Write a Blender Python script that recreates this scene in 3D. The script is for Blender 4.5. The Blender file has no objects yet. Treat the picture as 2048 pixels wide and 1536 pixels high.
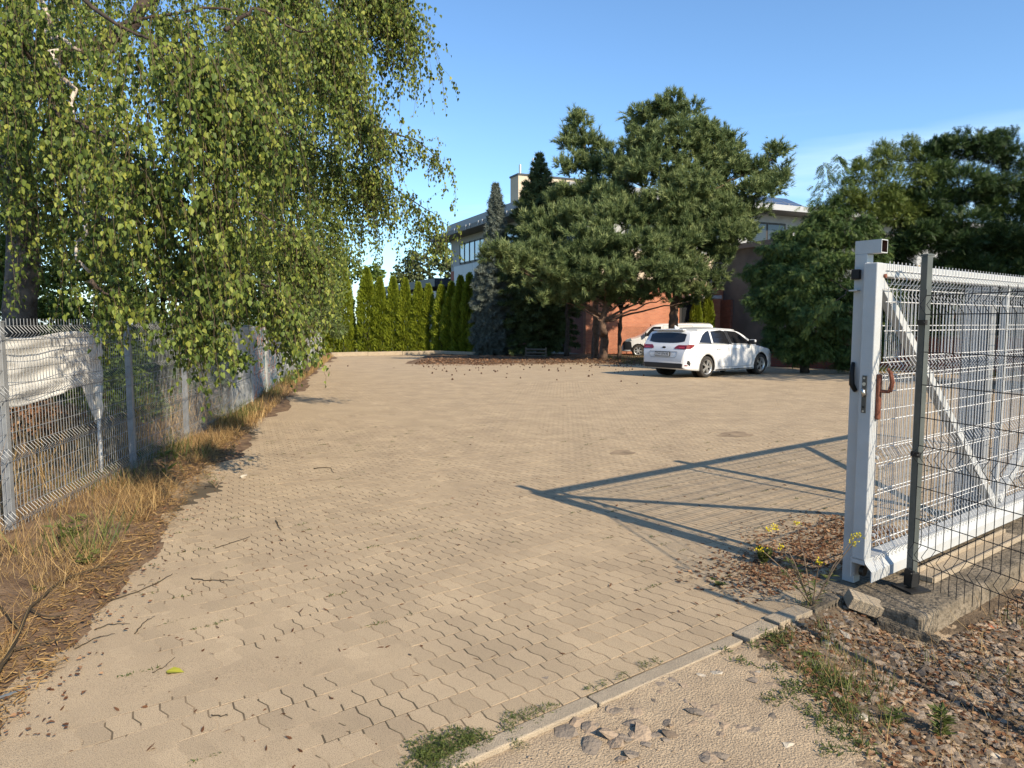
import bpy, bmesh, math, random
import numpy as np
from mathutils import Vector, Matrix
rng = np.random.default_rng(11); random.seed(5)
R = math.radians
SC = bpy.context.scene
COL = SC.collection

# ------------------------------------------------------------------ camera, sky, sun, exposure
F = 1420.0; HZ = 645.0; EYE = 1.6
PITCH = math.atan((768 - HZ) / F)
cam_d = bpy.data.cameras.new('camera'); cam = bpy.data.objects.new('camera', cam_d); COL.objects.link(cam)
cam.location = (0, 0, EYE); cam.rotation_euler = (R(90) - PITCH, 0, 0)
cam_d.sensor_width = 36; cam_d.lens = F / 2048 * 36; cam_d.clip_end = 3000; cam_d.clip_start = 0.05
SC.camera = cam
SUN_EL = R(32.5); SUN_H = np.array([0.62, -0.785])            # horizontal direction towards the sun
w = bpy.data.worlds.new('World'); SC.world = w; w.use_nodes = True
nt = w.node_tree; nt.nodes.clear()
wo = nt.nodes.new('ShaderNodeOutputWorld'); bg = nt.nodes.new('ShaderNodeBackground'); sk = nt.nodes.new('ShaderNodeTexSky')
sk.sky_type = 'NISHITA'; sk.sun_disc = False; sk.sun_elevation = SUN_EL
sk.sun_rotation = math.atan2(SUN_H[0], SUN_H[1]); sk.altitude = 100; sk.air_density = 1.0; sk.dust_density = 0.35; sk.ozone_density = 2.6
bg.inputs['Strength'].default_value = 0.117
# thin streaks of cirrus, real noise over the whole lower sky
tc = nt.nodes.new('ShaderNodeTexCoord'); mp = nt.nodes.new('ShaderNodeMapping'); mp.inputs['Scale'].default_value = (1.6, 1.6, 13)
mp.inputs['Location'].default_value = (0.35, 0.1, 0.52)
nz = nt.nodes.new('ShaderNodeTexNoise'); nz.inputs['Scale'].default_value = 1.5; nz.inputs['Detail'].default_value = 6
cr = nt.nodes.new('ShaderNodeValToRGB'); cr.color_ramp.elements[0].position = .46; cr.color_ramp.elements[1].position = .74
sx = nt.nodes.new('ShaderNodeSeparateXYZ'); mr = nt.nodes.new('ShaderNodeMapRange')
mr.inputs['From Min'].default_value = .26; mr.inputs['From Max'].default_value = .17; mr.inputs['To Max'].default_value = .95
mu = nt.nodes.new('ShaderNodeMath'); mu.operation = 'MULTIPLY'
mxw = nt.nodes.new('ShaderNodeMix'); mxw.data_type = 'RGBA'
L = nt.links.new
L(tc.outputs['Generated'], mp.inputs[0]); L(mp.outputs[0], nz.inputs['Vector']); L(nz.outputs[0], cr.inputs[0])
L(tc.outputs['Generated'], sx.inputs[0]); L(sx.outputs[2], mr.inputs[0]); L(cr.outputs[0], mu.inputs[0]); L(mr.outputs[0], mu.inputs[1])
L(mu.outputs[0], mxw.inputs[0]); L(sk.outputs[0], mxw.inputs[6]); mxw.inputs[7].default_value = (5.6, 5.9, 6.4, 1)
tnt = nt.nodes.new('ShaderNodeMix'); tnt.data_type = 'RGBA'; tnt.blend_type = 'MULTIPLY'; tnt.inputs[0].default_value = 1; tnt.inputs[7].default_value = (.78, .96, 1.08, 1)
L(mxw.outputs[2], tnt.inputs[6]); L(tnt.outputs[2], bg.inputs[0]); L(bg.outputs[0], wo.inputs[0])
sd = bpy.data.lights.new('sun', 'SUN'); sun = bpy.data.objects.new('sun', sd); COL.objects.link(sun)
sd.energy = 4.6; sd.angle = R(.55); sd.color = (1, .86, .66)
sv = Vector((SUN_H[0] * math.cos(SUN_EL), SUN_H[1] * math.cos(SUN_EL), math.sin(SUN_EL)))
sun.rotation_euler = sv.to_track_quat('Z', 'Y').to_euler(); sun.location = (20, -25, 30)
SC.view_settings.view_transform = 'Standard'; SC.view_settings.look = 'None'; SC.view_settings.exposure = 0.86; SC.view_settings.gamma = 1
SC.cycles.max_bounces = 6; SC.cycles.transparent_max_bounces = 8

# ------------------------------------------------------------------ pixel -> place (2048 x 1536 photograph)
def ray(px, py):
    a = px - 1024; b = 768 - py; c, s = math.cos(PITCH), math.sin(PITCH)
    return np.array([a, F * c + b * s, -F * s + b * c])
def P(px, py, D):
    r = ray(px, py); return np.array([0, 0, EYE]) + r * (D / r[1])
def gz(y): return -0.012 * max(0.0, y - 20) if y < 120 else -1.2
def G(px, py, dz=0):
    D = 5.0
    r = ray(px, py)
    for _ in range(60):
        z = gz(D) + dz; D = .5 * D + .5 * ((z - EYE) / r[2] * r[1])
    p = P(px, py, D); p[2] = gz(D) + dz; return p
GD = np.array([.80, .60, 0]); GN = np.array([-.60, .80, 0])      # along the kerb / gate, and into the yard
Q0 = G(1465, 1268); Q0[2] = 0                                   # a point on the inner kerb edge
def uv(u, v, z=0): return Q0 + GD * u + GN * v + np.array([0, 0, z])
def to_uv(p): d = np.asarray(p)[..., :2] - Q0[:2]; return d @ GD[:2], d @ GN[:2]
def fence_x(y): return -3.75 - .15 * (y - 5.2) if y < 12.5 else -4.85 - .2 * (y - 12.5)
def edge_x(y): return np.interp(y, [1, 3.1, 5, 7, 12, 18.5, 25, 38, 45], [-1.7, -2.15, -2.62, -3.15, -4.25, -5.6, -6.9, -9.6, -11])

# ------------------------------------------------------------------ materials
MATS = {}
def mat(name, col, rough=.75, col2=None, nscale=6, ndetail=5, lo=.35, hi=.65, bump=0, bscale=60, metal=0, spec=.3, col3=None, n3=40, coat=0):
    m = bpy.data.materials.new(name); m.use_nodes = True; t = m.node_tree; b = t.nodes['Principled BSDF']; MATS[name] = m
    b.inputs['Roughness'].default_value = rough; b.inputs['Metallic'].default_value = metal; b.inputs['Specular IOR Level'].default_value = spec
    b.inputs['Base Color'].default_value = (*col, 1); b.inputs['Coat Weight'].default_value = coat
    if col2 or bump:
        g = t.nodes.new('ShaderNodeNewGeometry')
    if col2:
        n = t.nodes.new('ShaderNodeTexNoise'); n.inputs['Scale'].default_value = nscale; n.inputs['Detail'].default_value = ndetail
        t.links.new(g.outputs['Position'], n.inputs['Vector'])
        r = t.nodes.new('ShaderNodeValToRGB'); r.color_ramp.elements[0].position = lo; r.color_ramp.elements[1].position = hi
        r.color_ramp.elements[0].color = (*col, 1); r.color_ramp.elements[1].color = (*col2, 1)
        t.links.new(n.outputs[0], r.inputs[0]); out = r.outputs[0]
        if col3:
            n2 = t.nodes.new('ShaderNodeTexNoise'); n2.inputs['Scale'].default_value = n3; n2.inputs['Detail'].default_value = 2
            t.links.new(g.outputs['Position'], n2.inputs['Vector'])
            r2 = t.nodes.new('ShaderNodeValToRGB'); r2.color_ramp.elements[0].position = .52; r2.color_ramp.elements[1].position = .68
            t.links.new(n2.outputs[0], r2.inputs[0])
            mx = t.nodes.new('ShaderNodeMix'); mx.data_type = 'RGBA'; mx.inputs[7].default_value = (*col3, 1)
            t.links.new(r2.outputs[0], mx.inputs[0]); t.links.new(out, mx.inputs[6]); out = mx.outputs[2]
        t.links.new(out, b.inputs['Base Color'])
    if bump:
        n = t.nodes.new('ShaderNodeTexNoise'); n.inputs['Scale'].default_value = bscale; n.inputs['Detail'].default_value = 4
        t.links.new(g.outputs['Position'], n.inputs['Vector'])
        bp = t.nodes.new('ShaderNodeBump'); bp.inputs['Strength'].default_value = bump; bp.inputs['Distance'].default_value = .02
        t.links.new(n.outputs[0], bp.inputs['Height']); t.links.new(bp.outputs[0], b.inputs['Normal'])
    return m
def leafmat(name, stops, trans=.3, rough=.55, spec=.25):
    m = bpy.data.materials.new(name); m.use_nodes = True; t = m.node_tree; b = t.nodes['Principled BSDF']; MATS[name] = m
    a = t.nodes.new('ShaderNodeAttribute'); a.attribute_name = 'tint'
    r = t.nodes.new('ShaderNodeValToRGB'); e = r.color_ramp.elements
    e[0].position = 0; e[0].color = (*stops[0], 1); e[1].position = 1; e[1].color = (*stops[-1], 1)
    for i, s in enumerate(stops[1:-1]):
        x = e.new((i + 1) / (len(stops) - 1)); x.color = (*s, 1)
    t.links.new(a.outputs['Fac'], r.inputs[0]); t.links.new(r.outputs[0], b.inputs['Base Color'])
    b.inputs['Roughness'].default_value = rough; b.inputs['Specular IOR Level'].default_value = spec
    if trans:
        tr = t.nodes.new('ShaderNodeBsdfTranslucent'); t.links.new(r.outputs[0], tr.inputs[0])
        mx = t.nodes.new('ShaderNodeMixShader'); mx.inputs[0].default_value = trans
        t.links.new(b.outputs[0], mx.inputs[1]); t.links.new(tr.outputs[0], mx.inputs[2]); t.links.new(mx.outputs[0], t.nodes['Material Output'].inputs[0])
    return m
mat('paver', (.375, .285, .184), .85, (.485, .37, .236), 1.7, 9, .28, .72, .5, 260, col3=(.15, .115, .075), n3=260)
_t = MATS['paver'].node_tree; _b = _t.nodes['Principled BSDF']; _src = _b.inputs['Base Color'].links[0].from_socket
_a = _t.nodes.new('ShaderNodeAttribute'); _a.attribute_name = 'tint'; _mr = _t.nodes.new('ShaderNodeMapRange'); _mr.inputs['To Min'].default_value = .89; _mr.inputs['To Max'].default_value = 1.12
_mx = _t.nodes.new('ShaderNodeMix'); _mx.data_type = 'RGBA'; _mx.blend_type = 'MULTIPLY'; _mx.inputs[0].default_value = 1
_t.links.new(_a.outputs['Fac'], _mr.inputs[0]); _t.links.new(_src, _mx.inputs[6]); _t.links.new(_mr.outputs[0], _mx.inputs[7]); _t.links.new(_mx.outputs[2], _b.inputs['Base Color'])
mat('sand', (.375, .285, .184), .95, (.485, .37, .236), 1.7, 9, .28, .72, .5, 260, col3=(.17, .13, .085), n3=260)
mat('joint_soil', (.085, .066, .042), 1, (.36, .265, .165), 1.6, 9, .42, .64, .3, 200)
mat('dirt', (.33, .25, .165), 1, (.43, .33, .215), 4, 9, .3, .7, .6, 120, col3=(.2, .15, .10), n3=140)
mat('soil', (.075, .055, .036), 1, (.20, .145, .09), 3, 8, .3, .7, .8, 50)
mat('litter', (.085, .05, .03), 1, (.20, .13, .075), 7, 8, .35, .65, .8, 70)
mat('far_ground', (.09, .10, .035), 1, (.20, .17, .08), .6, 6, .35, .65, .4, 12)
mat('stone_grey', (.155, .125, .095), .9, (.24, .195, .15), 9, 5, .3, .7, .5, 60)
mat('stone_tan', (.24, .18, .125), .9, (.33, .25, .175), 9, 5, .3, .7, .5, 60)
mat('stone_dark', (.085, .066, .048), .9, (.165, .125, .09), 9, 5, .3, .7, .5, 60)
mat('stone_pale', (.36, .31, .24), .85, (.44, .39, .31), 9, 5, .3, .7, .4, 60)
mat('stone_red', (.32, .09, .04), .9, (.42, .15, .07), 9, 5, .3, .7, .4, 60)
mat('kerb_conc', (.30, .245, .175), .9, (.385, .315, .225), 6, 8, .3, .7, .5, 180, col3=(.16, .135, .10), n3=240)
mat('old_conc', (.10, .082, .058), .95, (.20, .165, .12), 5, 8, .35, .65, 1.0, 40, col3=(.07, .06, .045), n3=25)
mat('panel_conc', (.27, .28, .27), .9, (.36, .37, .36), 3, 6, .3, .7, .4, 40, col3=(.2, .21, .2), n3=14)
mat('galv', (.19, .20, .21), .5, (.26, .27, .28), 12, 4, .3, .7, metal=.35, spec=.4)
mat('galv_dark', (.10, .115, .11), .5, (.14, .15, .145), 14, 4, .3, .7, metal=.1, spec=.4)
mat('post_grey', (.055, .064, .060), .45, (.075, .085, .08), 12, 4, .3, .7, spec=.45)
mat('wire_dark', (.012, .013, .015), .5)
mat('gate_white', (.36, .375, .38), .38, (.41, .425, .43), 8, 6, .3, .7, .08, 90, spec=.5, col3=(.40, .40, .39), n3=14)
mat('portal_shade', (.17, .18, .19), .45, (.21, .22, .23), 8, 5, .3, .7, spec=.4)  # white portal post, its shade put into a darker grey
mat('wire_white', (.55, .55, .54), .45, spec=.4)
mat('rust', (.14, .045, .025), .8, (.22, .085, .05), 60, 4, .3, .7, .3, 200)
mat('rust_dark', (.06, .025, .015), .9, (.12, .05, .03), 60, 4, .3, .7, .3, 200)
mat('black', (.012, .012, .012), .6); mat('rubber', (.025, .024, .023), .85, (.06, .052, .045), 20, 4, .4, .8, .2, 90)
mat('steel', (.5, .48, .44), .35, metal=1, spec=.5); mat('lock_dark', (.10, .095, .085), .45, metal=.7)
mat('bark_birch', (.030, .026, .022), .9, (.13, .115, .10), 4, 8, .45, .68, .9, 25)
mat('bark_white', (.42, .37, .31), .8, (.16, .12, .095), 7, 6, .5, .66, .4, 30)
mat('bark_dark', (.035, .026, .02), .95, (.075, .055, .042), 9, 6, .3, .7, .8, 30)
mat('bark_pine', (.075, .05, .036), .95, (.15, .095, .065), 7, 6, .3, .7, 1, 18)
mat('bark_pine_red', (.22, .10, .05), .9, (.13, .07, .045), 7, 6, .3, .7, .7, 18)
mat('twig', (.055, .04, .022), .85); mat('twig_pale', (.2, .14, .09), .9)
leafmat('birch_leaf', [(.026, .046, .010), (.075, .112, .021), (.15, .188, .034), (.25, .26, .048)], .2)
leafmat('shrub_leaf', [(.04, .07, .014), (.09, .135, .027), (.16, .205, .045)], .28)
leafmat('pale_leaf', [(.06, .085, .03), (.11, .145, .05), (.17, .20, .085)], .25)
leafmat('locust_leaf', [(.05, .08, .018), (.11, .15, .035), (.19, .23, .06)], .22)
leafmat('far_leaf', [(.045, .06, .025), (.085, .105, .04), (.13, .14, .06)], .25)
leafmat('pine_needle', [(.05, .080, .028), (.135, .18, .066), (.27, .31, .125)], .22)
leafmat('fir_needle', [(.03, .048, .017), (.06, .085, .028), (.10, .13, .045)], .12)
leafmat('spruce_blue', [(.06, .078, .066), (.11, .135, .115), (.17, .195, .165)], .12)
leafmat('thuja_leaf', [(.07, .10, .008), (.155, .195, .015), (.25, .28, .026)], .25)
leafmat('yew_leaf', [(.011, .028, .009), (.033, .062, .018), (.085, .132, .037)], .1)
leafmat('cypress_leaf', [(.018, .044, .014), (.052, .09, .024), (.14, .185, .046)], .15)
leafmat('grass_green', [(.045, .068, .014), (.085, .11, .026), (.16, .165, .05)], .25)
leafmat('grass_dry', [(.17, .095, .035), (.34, .215, .085), (.47, .335, .15)], .2)
leafmat('litter_leaf', [(.07, .03, .015), (.17, .085, .045), (.30, .19, .11)], .05, .9, .1)
leafmat('flower', [(.55, .42, .01), (.72, .60, .02)], .2)
mat('car_white', (.60, .61, .62), .22, spec=.5, coat=.6); mat('car_glass', (.012, .012, .014), .06, spec=.6)
mat('car_black', (.018, .018, .019), .45, spec=.4); mat('car_seam', (.12, .12, .12), .6); mat('tail_red', (.16, .006, .012), .12, spec=.6, coat=.5)
mat('tail_bright', (.42, .03, .04), .12, spec=.6, coat=.5)
mat('wheel_alloy', (.62, .61, .58), .3, metal=.75, spec=.5); mat('plate_white', (.62, .62, .6), .4); mat('ink', (.02, .02, .02), .6)
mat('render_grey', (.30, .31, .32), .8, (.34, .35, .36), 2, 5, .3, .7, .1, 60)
mat('clad_grey', (.43, .46, .49), .5); mat('beige', (.44, .37, .28), .85, (.48, .41, .31), 3, 5, .3, .7, .1, 80)
mat('eave_brown', (.12, .115, .11), .6, (.15, .14, .135), 3, 4, .3, .7); mat('roof_grey', (.24, .25, .26), .6)
mat('eave_pale', (.34, .35, .36), .5); mat('white_wall', (.5, .48, .43), .8); mat('dark_fascia', (.035, .04, .05), .5)
mat('win_frame', (.035, .033, .033), .5); mat('win_glass', (.28, .31, .34), .05, spec=1.0, metal=.55); mat('dark_glass', (.02, .022, .025), .08, spec=.7)
mat('door_blue', (.035, .045, .07), .5); mat('solar', (.035, .045, .07), .15, spec=.6); mat('solar_frame', (.3, .31, .32), .4, metal=.5)
mat('plaster_shaded', (.085, .092, .10), .95, (.13, .138, .145), .8, 8, .35, .65, .3, 20)  # wing plaster, colour lowered to carry the shade of the trees
mat('pole_red', (.38, .06, .035), .6); mat('wood_old', (.09, .07, .05), .9, (.15, .12, .09), 12, 6, .3, .7, .4, 60)
mat('tarp', (.68, .67, .64), .6, (.60, .59, .56), 6, 5, .3, .7, .15, 40)
mat('stain', (.17, .125, .08), .9, (.33, .245, .155), 6, 8, .35, .7); mat('cone', (.07, .04, .025), .95); mat('yellow_leaf', (.27, .26, .03), .5); mat('rod_grey', (.10, .115, .13), .5)
mat('plastic_clear', (.5, .5, .52), .15, spec=.8)
def brickmat(name, c1, c2, mortar, scale=1.0, dirx=(1, 0)):
    m = bpy.data.materials.new(name); m.use_nodes = True; t = m.node_tree; b = t.nodes['Principled BSDF']; MATS[name] = m
    g = t.nodes.new('ShaderNodeNewGeometry'); s = t.nodes.new('ShaderNodeSeparateXYZ'); t.links.new(g.outputs['Position'], s.inputs[0])
    a = t.nodes.new('ShaderNodeMath'); a.operation = 'MULTIPLY'; a.inputs[1].default_value = dirx[0]; t.links.new(s.outputs[0], a.inputs[0])
    d = t.nodes.new('ShaderNodeMath'); d.operation = 'MULTIPLY_ADD'; d.inputs[1].default_value = dirx[1]; t.links.new(s.outputs[1], d.inputs[0]); t.links.new(a.outputs[0], d.inputs[2])
    c = t.nodes.new('ShaderNodeCombineXYZ'); t.links.new(d.outputs[0], c.inputs[0]); t.links.new(s.outputs[2], c.inputs[1])
    k = t.nodes.new('ShaderNodeTexBrick'); k.inputs['Scale'].default_value = scale; k.inputs['Brick Width'].default_value = .26; k.inputs['Row Height'].default_value = .078
    k.inputs['Mortar Size'].default_value = .007; k.inputs['Color1'].default_value = (*c1, 1); k.inputs['Color2'].default_value = (*c2, 1); k.inputs['Mortar'].default_value = (*mortar, 1)
    t.links.new(c.outputs[0], k.inputs[0])
    n = t.nodes.new('ShaderNodeTexNoise'); n.inputs['Scale'].default_value = 1.3; n.inputs['Detail'].default_value = 6; t.links.new(g.outputs['Position'], n.inputs['Vector'])
    mx = t.nodes.new('ShaderNodeMix'); mx.data_type = 'RGBA'; mx.blend_type = 'MULTIPLY'; mx.inputs[0].default_value = .5
    t.links.new(k.outputs[0], mx.inputs[6]); t.links.new(n.outputs[0], mx.inputs[7]); t.links.new(mx.outputs[2], b.inputs['Base Color'])
    bp = t.nodes.new('ShaderNodeBump'); bp.inputs['Strength'].default_value = .5; bp.inputs['Distance'].default_value = .01; bp.invert = True
    t.links.new(k.outputs['Fac'], bp.inputs['Height']); t.links.new(bp.outputs[0], b.inputs['Normal']); b.inputs['Roughness'].default_value = .85
    return m
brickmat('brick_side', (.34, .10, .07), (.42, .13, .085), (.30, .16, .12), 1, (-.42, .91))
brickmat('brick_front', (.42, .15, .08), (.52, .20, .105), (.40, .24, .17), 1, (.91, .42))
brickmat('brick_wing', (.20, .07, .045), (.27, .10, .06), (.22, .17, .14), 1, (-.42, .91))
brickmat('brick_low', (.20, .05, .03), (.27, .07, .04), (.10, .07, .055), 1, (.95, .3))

# ------------------------------------------------------------------ object helpers
def link(o, parent=None):
    COL.objects.link(o)
    if parent is not None: o.parent = parent
    return o
def thing(name, label, cat, loc=(0, 0, 0), group=None, rz=0):
    o = bpy.data.objects.new(name, None); o.empty_display_size = .2; link(o); o.location = loc; o.rotation_euler = (0, 0, rz)
    return tag(o, label, cat, group)
def tag(o, label=None, cat=None, group=None, kind=None):
    if label: o['label'] = label
    if cat: o['category'] = cat
    if group: o['group'] = group
    if kind: o['kind'] = kind
    return o
def off(parent): return np.array(parent.location) if parent is not None and parent.get('_w', 1) else np.zeros(3)
def mesh_np(name, V, Fc, tint=None, smooth=False):
    V = np.ascontiguousarray(V, dtype=np.float32).reshape(-1, 3); Fc = np.ascontiguousarray(Fc, dtype=np.int32); m, k = Fc.shape
    me = bpy.data.meshes.new(name); me.vertices.add(len(V)); me.vertices.foreach_set('co', V.ravel())
    me.loops.add(m * k); me.loops.foreach_set('vertex_index', Fc.ravel()); me.polygons.add(m)
    me.polygons.foreach_set('loop_start', np.arange(0, m * k, k, dtype=np.int32)); me.update(calc_edges=True)
    if tint is not None:
        at = me.attributes.new('tint', 'FLOAT', 'POINT'); at.data.foreach_set('value', np.ascontiguousarray(tint, dtype=np.float32))
    me.polygons.foreach_set('use_smooth', np.full(m, bool(smooth)))
    return me
def obj(name, me, m, parent=None, kind=None, world=True):
    """mesh given in world coordinates; a parent that is an Empty at its base keeps them in place"""
    if m is not None and not me.materials: me.materials.append(MATS[m])
    o = bpy.data.objects.new(name, me); link(o, parent)
    if parent is not None and world:
        o.matrix_parent_inverse = pw(parent).inverted()
    if kind: o['kind'] = kind
    return o
def pw(o):
    M = Matrix.Translation(o.location) @ o.rotation_euler.to_matrix().to_4x4()
    return (pw(o.parent) @ o.matrix_parent_inverse @ M) if o.parent else M
class MB:
    def __init__(s): s.V = []; s.F = []; s.n = 0
    def add(s, V, Fs):
        V = np.asarray(V, float).reshape(-1, 3); s.V.append(V); s.F += [tuple(int(i) + s.n for i in f) for f in Fs]; s.n += len(V); return s
    def box(s, c, size, ax=None):
        """ax: 3 axis vectors (rows)"""
        A = np.eye(3) if ax is None else np.asarray(ax, float); h = np.asarray(size) / 2
        c = np.asarray(c, float); v = [c + A.T @ (h * np.array(k)) for k in ((-1,-1,-1),(1,-1,-1),(1,1,-1),(-1,1,-1),(-1,-1,1),(1,-1,1),(1,1,1),(-1,1,1))]
        return s.add(v, [(0,3,2,1),(4,5,6,7),(0,1,5,4),(1,2,6,5),(2,3,7,6),(3,0,4,7)])
    def tube(s, pts, rad, sides=6, cap=True):
        pts = np.asarray(pts, float); n = len(pts); rad = np.broadcast_to(rad, (n,)) if np.ndim(rad) else np.full(n, rad)
        t = np.gradient(pts, axis=0); t /= np.linalg.norm(t, axis=1)[:, None] + 1e-9
        a = np.array([0, 0, 1.]) if abs(t[0][2]) < .8 else np.array([1., 0, 0])
        X = np.cross(t, a); X /= np.linalg.norm(X, axis=1)[:, None] + 1e-9; Y = np.cross(t, X)
        th = np.arange(sides) / sides * 2 * np.pi
        V = pts[:, None] + rad[:, None, None] * (np.cos(th)[None, :, None] * X[:, None] + np.sin(th)[None, :, None] * Y[:, None])
        Fs = [(i*sides+j, i*sides+(j+1)%sides, (i+1)*sides+(j+1)%sides, (i+1)*sides+j) for i in range(n-1) for j in range(sides)]
        if cap: Fs += [tuple(range(sides))[::-1], tuple((n-1)*sides+j for j in range(sides))]
        return s.add(V, Fs)
    def prism(s, poly, z0, z1):
        n = len(poly); V = [(*p[:2], z0) for p in poly] + [(*p[:2], z1) for p in poly]
        return s.add(V, [tuple(range(n))[::-1], tuple(range(n, 2*n))] + [(i, (i+1)%n, n+(i+1)%n, n+i) for i in range(n)])
    def mesh(s, name, smooth=False):
        me = bpy.data.meshes.new(name); me.from_pydata(np.concatenate(s.V).tolist(), [], s.F); me.update()
        me.polygons.foreach_set('use_smooth', np.full(len(me.polygons), bool(smooth)))
        return me
    def build(s, name, m, parent=None, smooth=False, kind=None, bevel=0):
        o = obj(name, s.mesh(name, smooth), m, parent, kind)
        if bevel:
            b = o.modifiers.new('bevel', 'BEVEL'); b.width = bevel; b.segments = 2; b.limit_method = 'ANGLE'
        return o
def norm(v): v = np.asarray(v, float); return v / (np.linalg.norm(v, axis=-1, keepdims=True) + 1e-9)
def basis(d, n):
    y = norm(d); x = norm(np.cross(y, n)); z = np.cross(x, y); return np.stack([x, y, z], axis=2)
def rvec(n): return norm(rng.normal(size=(n, 3)))
def inst(T, pos, Rm, sc, tint):
    TV, TF = T; TV = np.asarray(TV, float); TF = np.asarray(TF); n = len(pos); k = len(TV)
    sc = np.asarray(sc, float); sc = sc[:, None] if sc.ndim == 1 else sc
    V = np.einsum('nij,nkj->nki', Rm, TV[None] * sc[:, None, :]) + pos[:, None]
    Fc = (TF[None] + (np.arange(n) * k)[:, None, None]).reshape(-1, TF.shape[1])
    return V.reshape(-1, 3), Fc, np.repeat(tint, k)
def foliage(name, T, pos, d, n, sc, tint, m, parent=None, kind='stuff'):
    V, Fc, t = inst(T, pos, basis(d, n), sc, np.clip(tint, 0, 1)); return obj(name, mesh_np(name, V, Fc, t), m, parent, kind)
# leaf templates, tip along +Y, unit length
LEAF = ([(0,0,0),(-.36,.26,.07),(-.26,.62,.05),(0,1,-.06),(.26,.62,.05),(.36,.26,.07)], [(0,3,2,1),(0,5,4,3)])
LANCE = ([(0,0,0),(-.12,.4,.03),(0,1,-.04),(.12,.4,.03)], [(0,2,1,1),(0,3,2,2)])
LANCE = ([(0,0,0),(-.12,.4,.03),(0,1,-.04),(.12,.4,.03)], [(0,2,1),(0,3,2)])
def tuft_T(n=9, ang=38, wd=.085, seed=1):
    r = np.random.default_rng(seed); V = []; Fs = []
    for i in range(n):
        a = 2*math.pi*(i/n + r.uniform(-.05,.05)); th = R(ang + r.uniform(-22, 14)); l = r.uniform(.75, 1.05); b = r.uniform(-.15,.3)
        d = np.array([math.cos(a)*math.sin(th), math.cos(th), math.sin(a)*math.sin(th)]); p = np.array([-math.sin(a), 0, math.cos(a)])*wd
        o = np.array([0,b,0]); V += [o-p, o+p, o+d*l]; Fs.append((3*i,3*i+1,3*i+2))
    return np.array(V), np.array(Fs)
TUFT = tuft_T(10, 38, .062); TUFT_S = tuft_T(7, 50, .10, 2)
def feather_T(n=4, ang=48, wd=.11, wave=.0):
    V = [(-.02,0,0),(.02,0,0),(0,1,0)]; Fs = [(0,1,2)]
    for i in range(n):
        for s in (-1, 1):
            y = .08 + .78*i/n; l = .42*(1-.55*i/n); a = R(ang); b = len(V)
            V += [(0,y-wd/2,0),(0,y+wd/2,0),(s*math.sin(a)*l, y+math.cos(a)*l, -.05)]; Fs.append((b,b+1,b+2))
    return np.array(V), np.array(Fs)
FEATHER = feather_T(); FAN = feather_T(3, 32, .34)
BLADE = ([(-.035,0,0),(.035,0,0),(.025,.5,.06),(-.025,.5,.06),(0,1,.25)], [(0,1,2),(0,2,3),(3,2,4)])

# ================================================================== THE SETTING
def sines(x, y, seed, base=.6, n=14, falloff=.75):
    r = np.random.default_rng(seed); out = np.zeros_like(x, dtype=float); tot = 0
    for i in range(n):
        k = base * 1.45 ** i * r.uniform(.8, 1.2); a = r.uniform(0, 2*np.pi); am = falloff ** i; tot += am * .7
        out += am * np.sin(k*(x*math.cos(a) + y*math.sin(a)) + r.uniform(0, 7))
    return out / tot
def gridmesh(name, X, Y, Z, m, kind='structure', parent=None, smooth=True):
    r, c = X.shape; idx = np.arange(r*c).reshape(r, c)
    Fc = np.stack([idx[:-1, :-1], idx[:-1, 1:], idx[1:, 1:], idx[1:, :-1]], -1).reshape(-1, 4)
    o = obj(name, mesh_np(name, np.stack([X, Y, Z], -1), Fc, smooth=smooth), m, parent); o['kind'] = kind
    return o
gzv = np.vectorize(gz)
ys = np.concatenate([np.linspace(-60, 120, 61), np.array([160, 260, 500, 1200])]); xs = np.concatenate([[-1200, -400, -150], np.linspace(-80, 80, 41), [150, 400, 1200]])
X, Y = np.meshgrid(xs, ys); gridmesh('ground', X, Y, gzv(Y) - .22, 'far_ground')

# sandy bed of the yard, pavers lying in it
def kerb_x(y): return Q0[0] + (y - Q0[1]) * .8 / .6
ys = np.concatenate([np.arange(1.15, 9, .07), np.arange(9, 22, .16), np.arange(22, 46.1, .8)])
rows = []
for y in ys:
    a = edge_x(y) - .9; b = max(a + .02, min(24, kerb_x(y))); t = np.linspace(0, 1, 190) ** 1.0
    rows.append(a + (b - a) * t)
X = np.array(rows); Y = np.repeat(ys[:, None], X.shape[1], 1)
def cover(x, y):
    u, v = to_uv(np.stack([x, y], -1)); c = sines(x, y, 3, .8, 12) * 1.1
    c += np.interp(x - np.interp(y, [2, 8, 20], [-.3, .2, 2]), [-3, -.6, .8, 3], [.75, .55, .1, -.35]) - np.interp(v, [0, .3, 1.1], [.7, .5, 0]) + np.interp(y, [3, 6, 12], [0, .15, .35])
    return c
Z = gzv(Y) - .0016 + .0006 * np.clip(cover(X, Y), -1, 1.0)
kx = int(np.searchsorted(ys, 19.3))
yard = gridmesh('yard_paving', X[:kx+1], Y[:kx+1], Z[:kx+1], 'joint_soil')
Zs = gzv(Y) + np.clip(.0050*(cover(X, Y) - np.interp(Y, [3, 6, 12], [0, .32, .75]) - .88 + .3*sines(X, Y, 61, 9, 6)), -.02, .0019) + .0004*sines(X, Y, 62, 30, 5)
gridmesh('drifted_sand', X[:kx+1], Y[:kx+1], Zs[:kx+1], 'sand')
gridmesh('yard_sand', X[kx:], Y[kx:], gzv(Y[kx:]) - .001, 'sand')
BW, BL, JG = .100, .172, .0056
def outline(inset):
    w2, l2 = BW/2 - inset, BL/2 - inset*.7; a = .0095
    return [(-w2, -l2), (w2, -l2), (w2 + a, -l2*.36), (w2 - a, l2*.36), (w2, l2), (-w2, l2), (-w2 - a, l2*.36), (-w2 + a, -l2*.36)]
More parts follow.
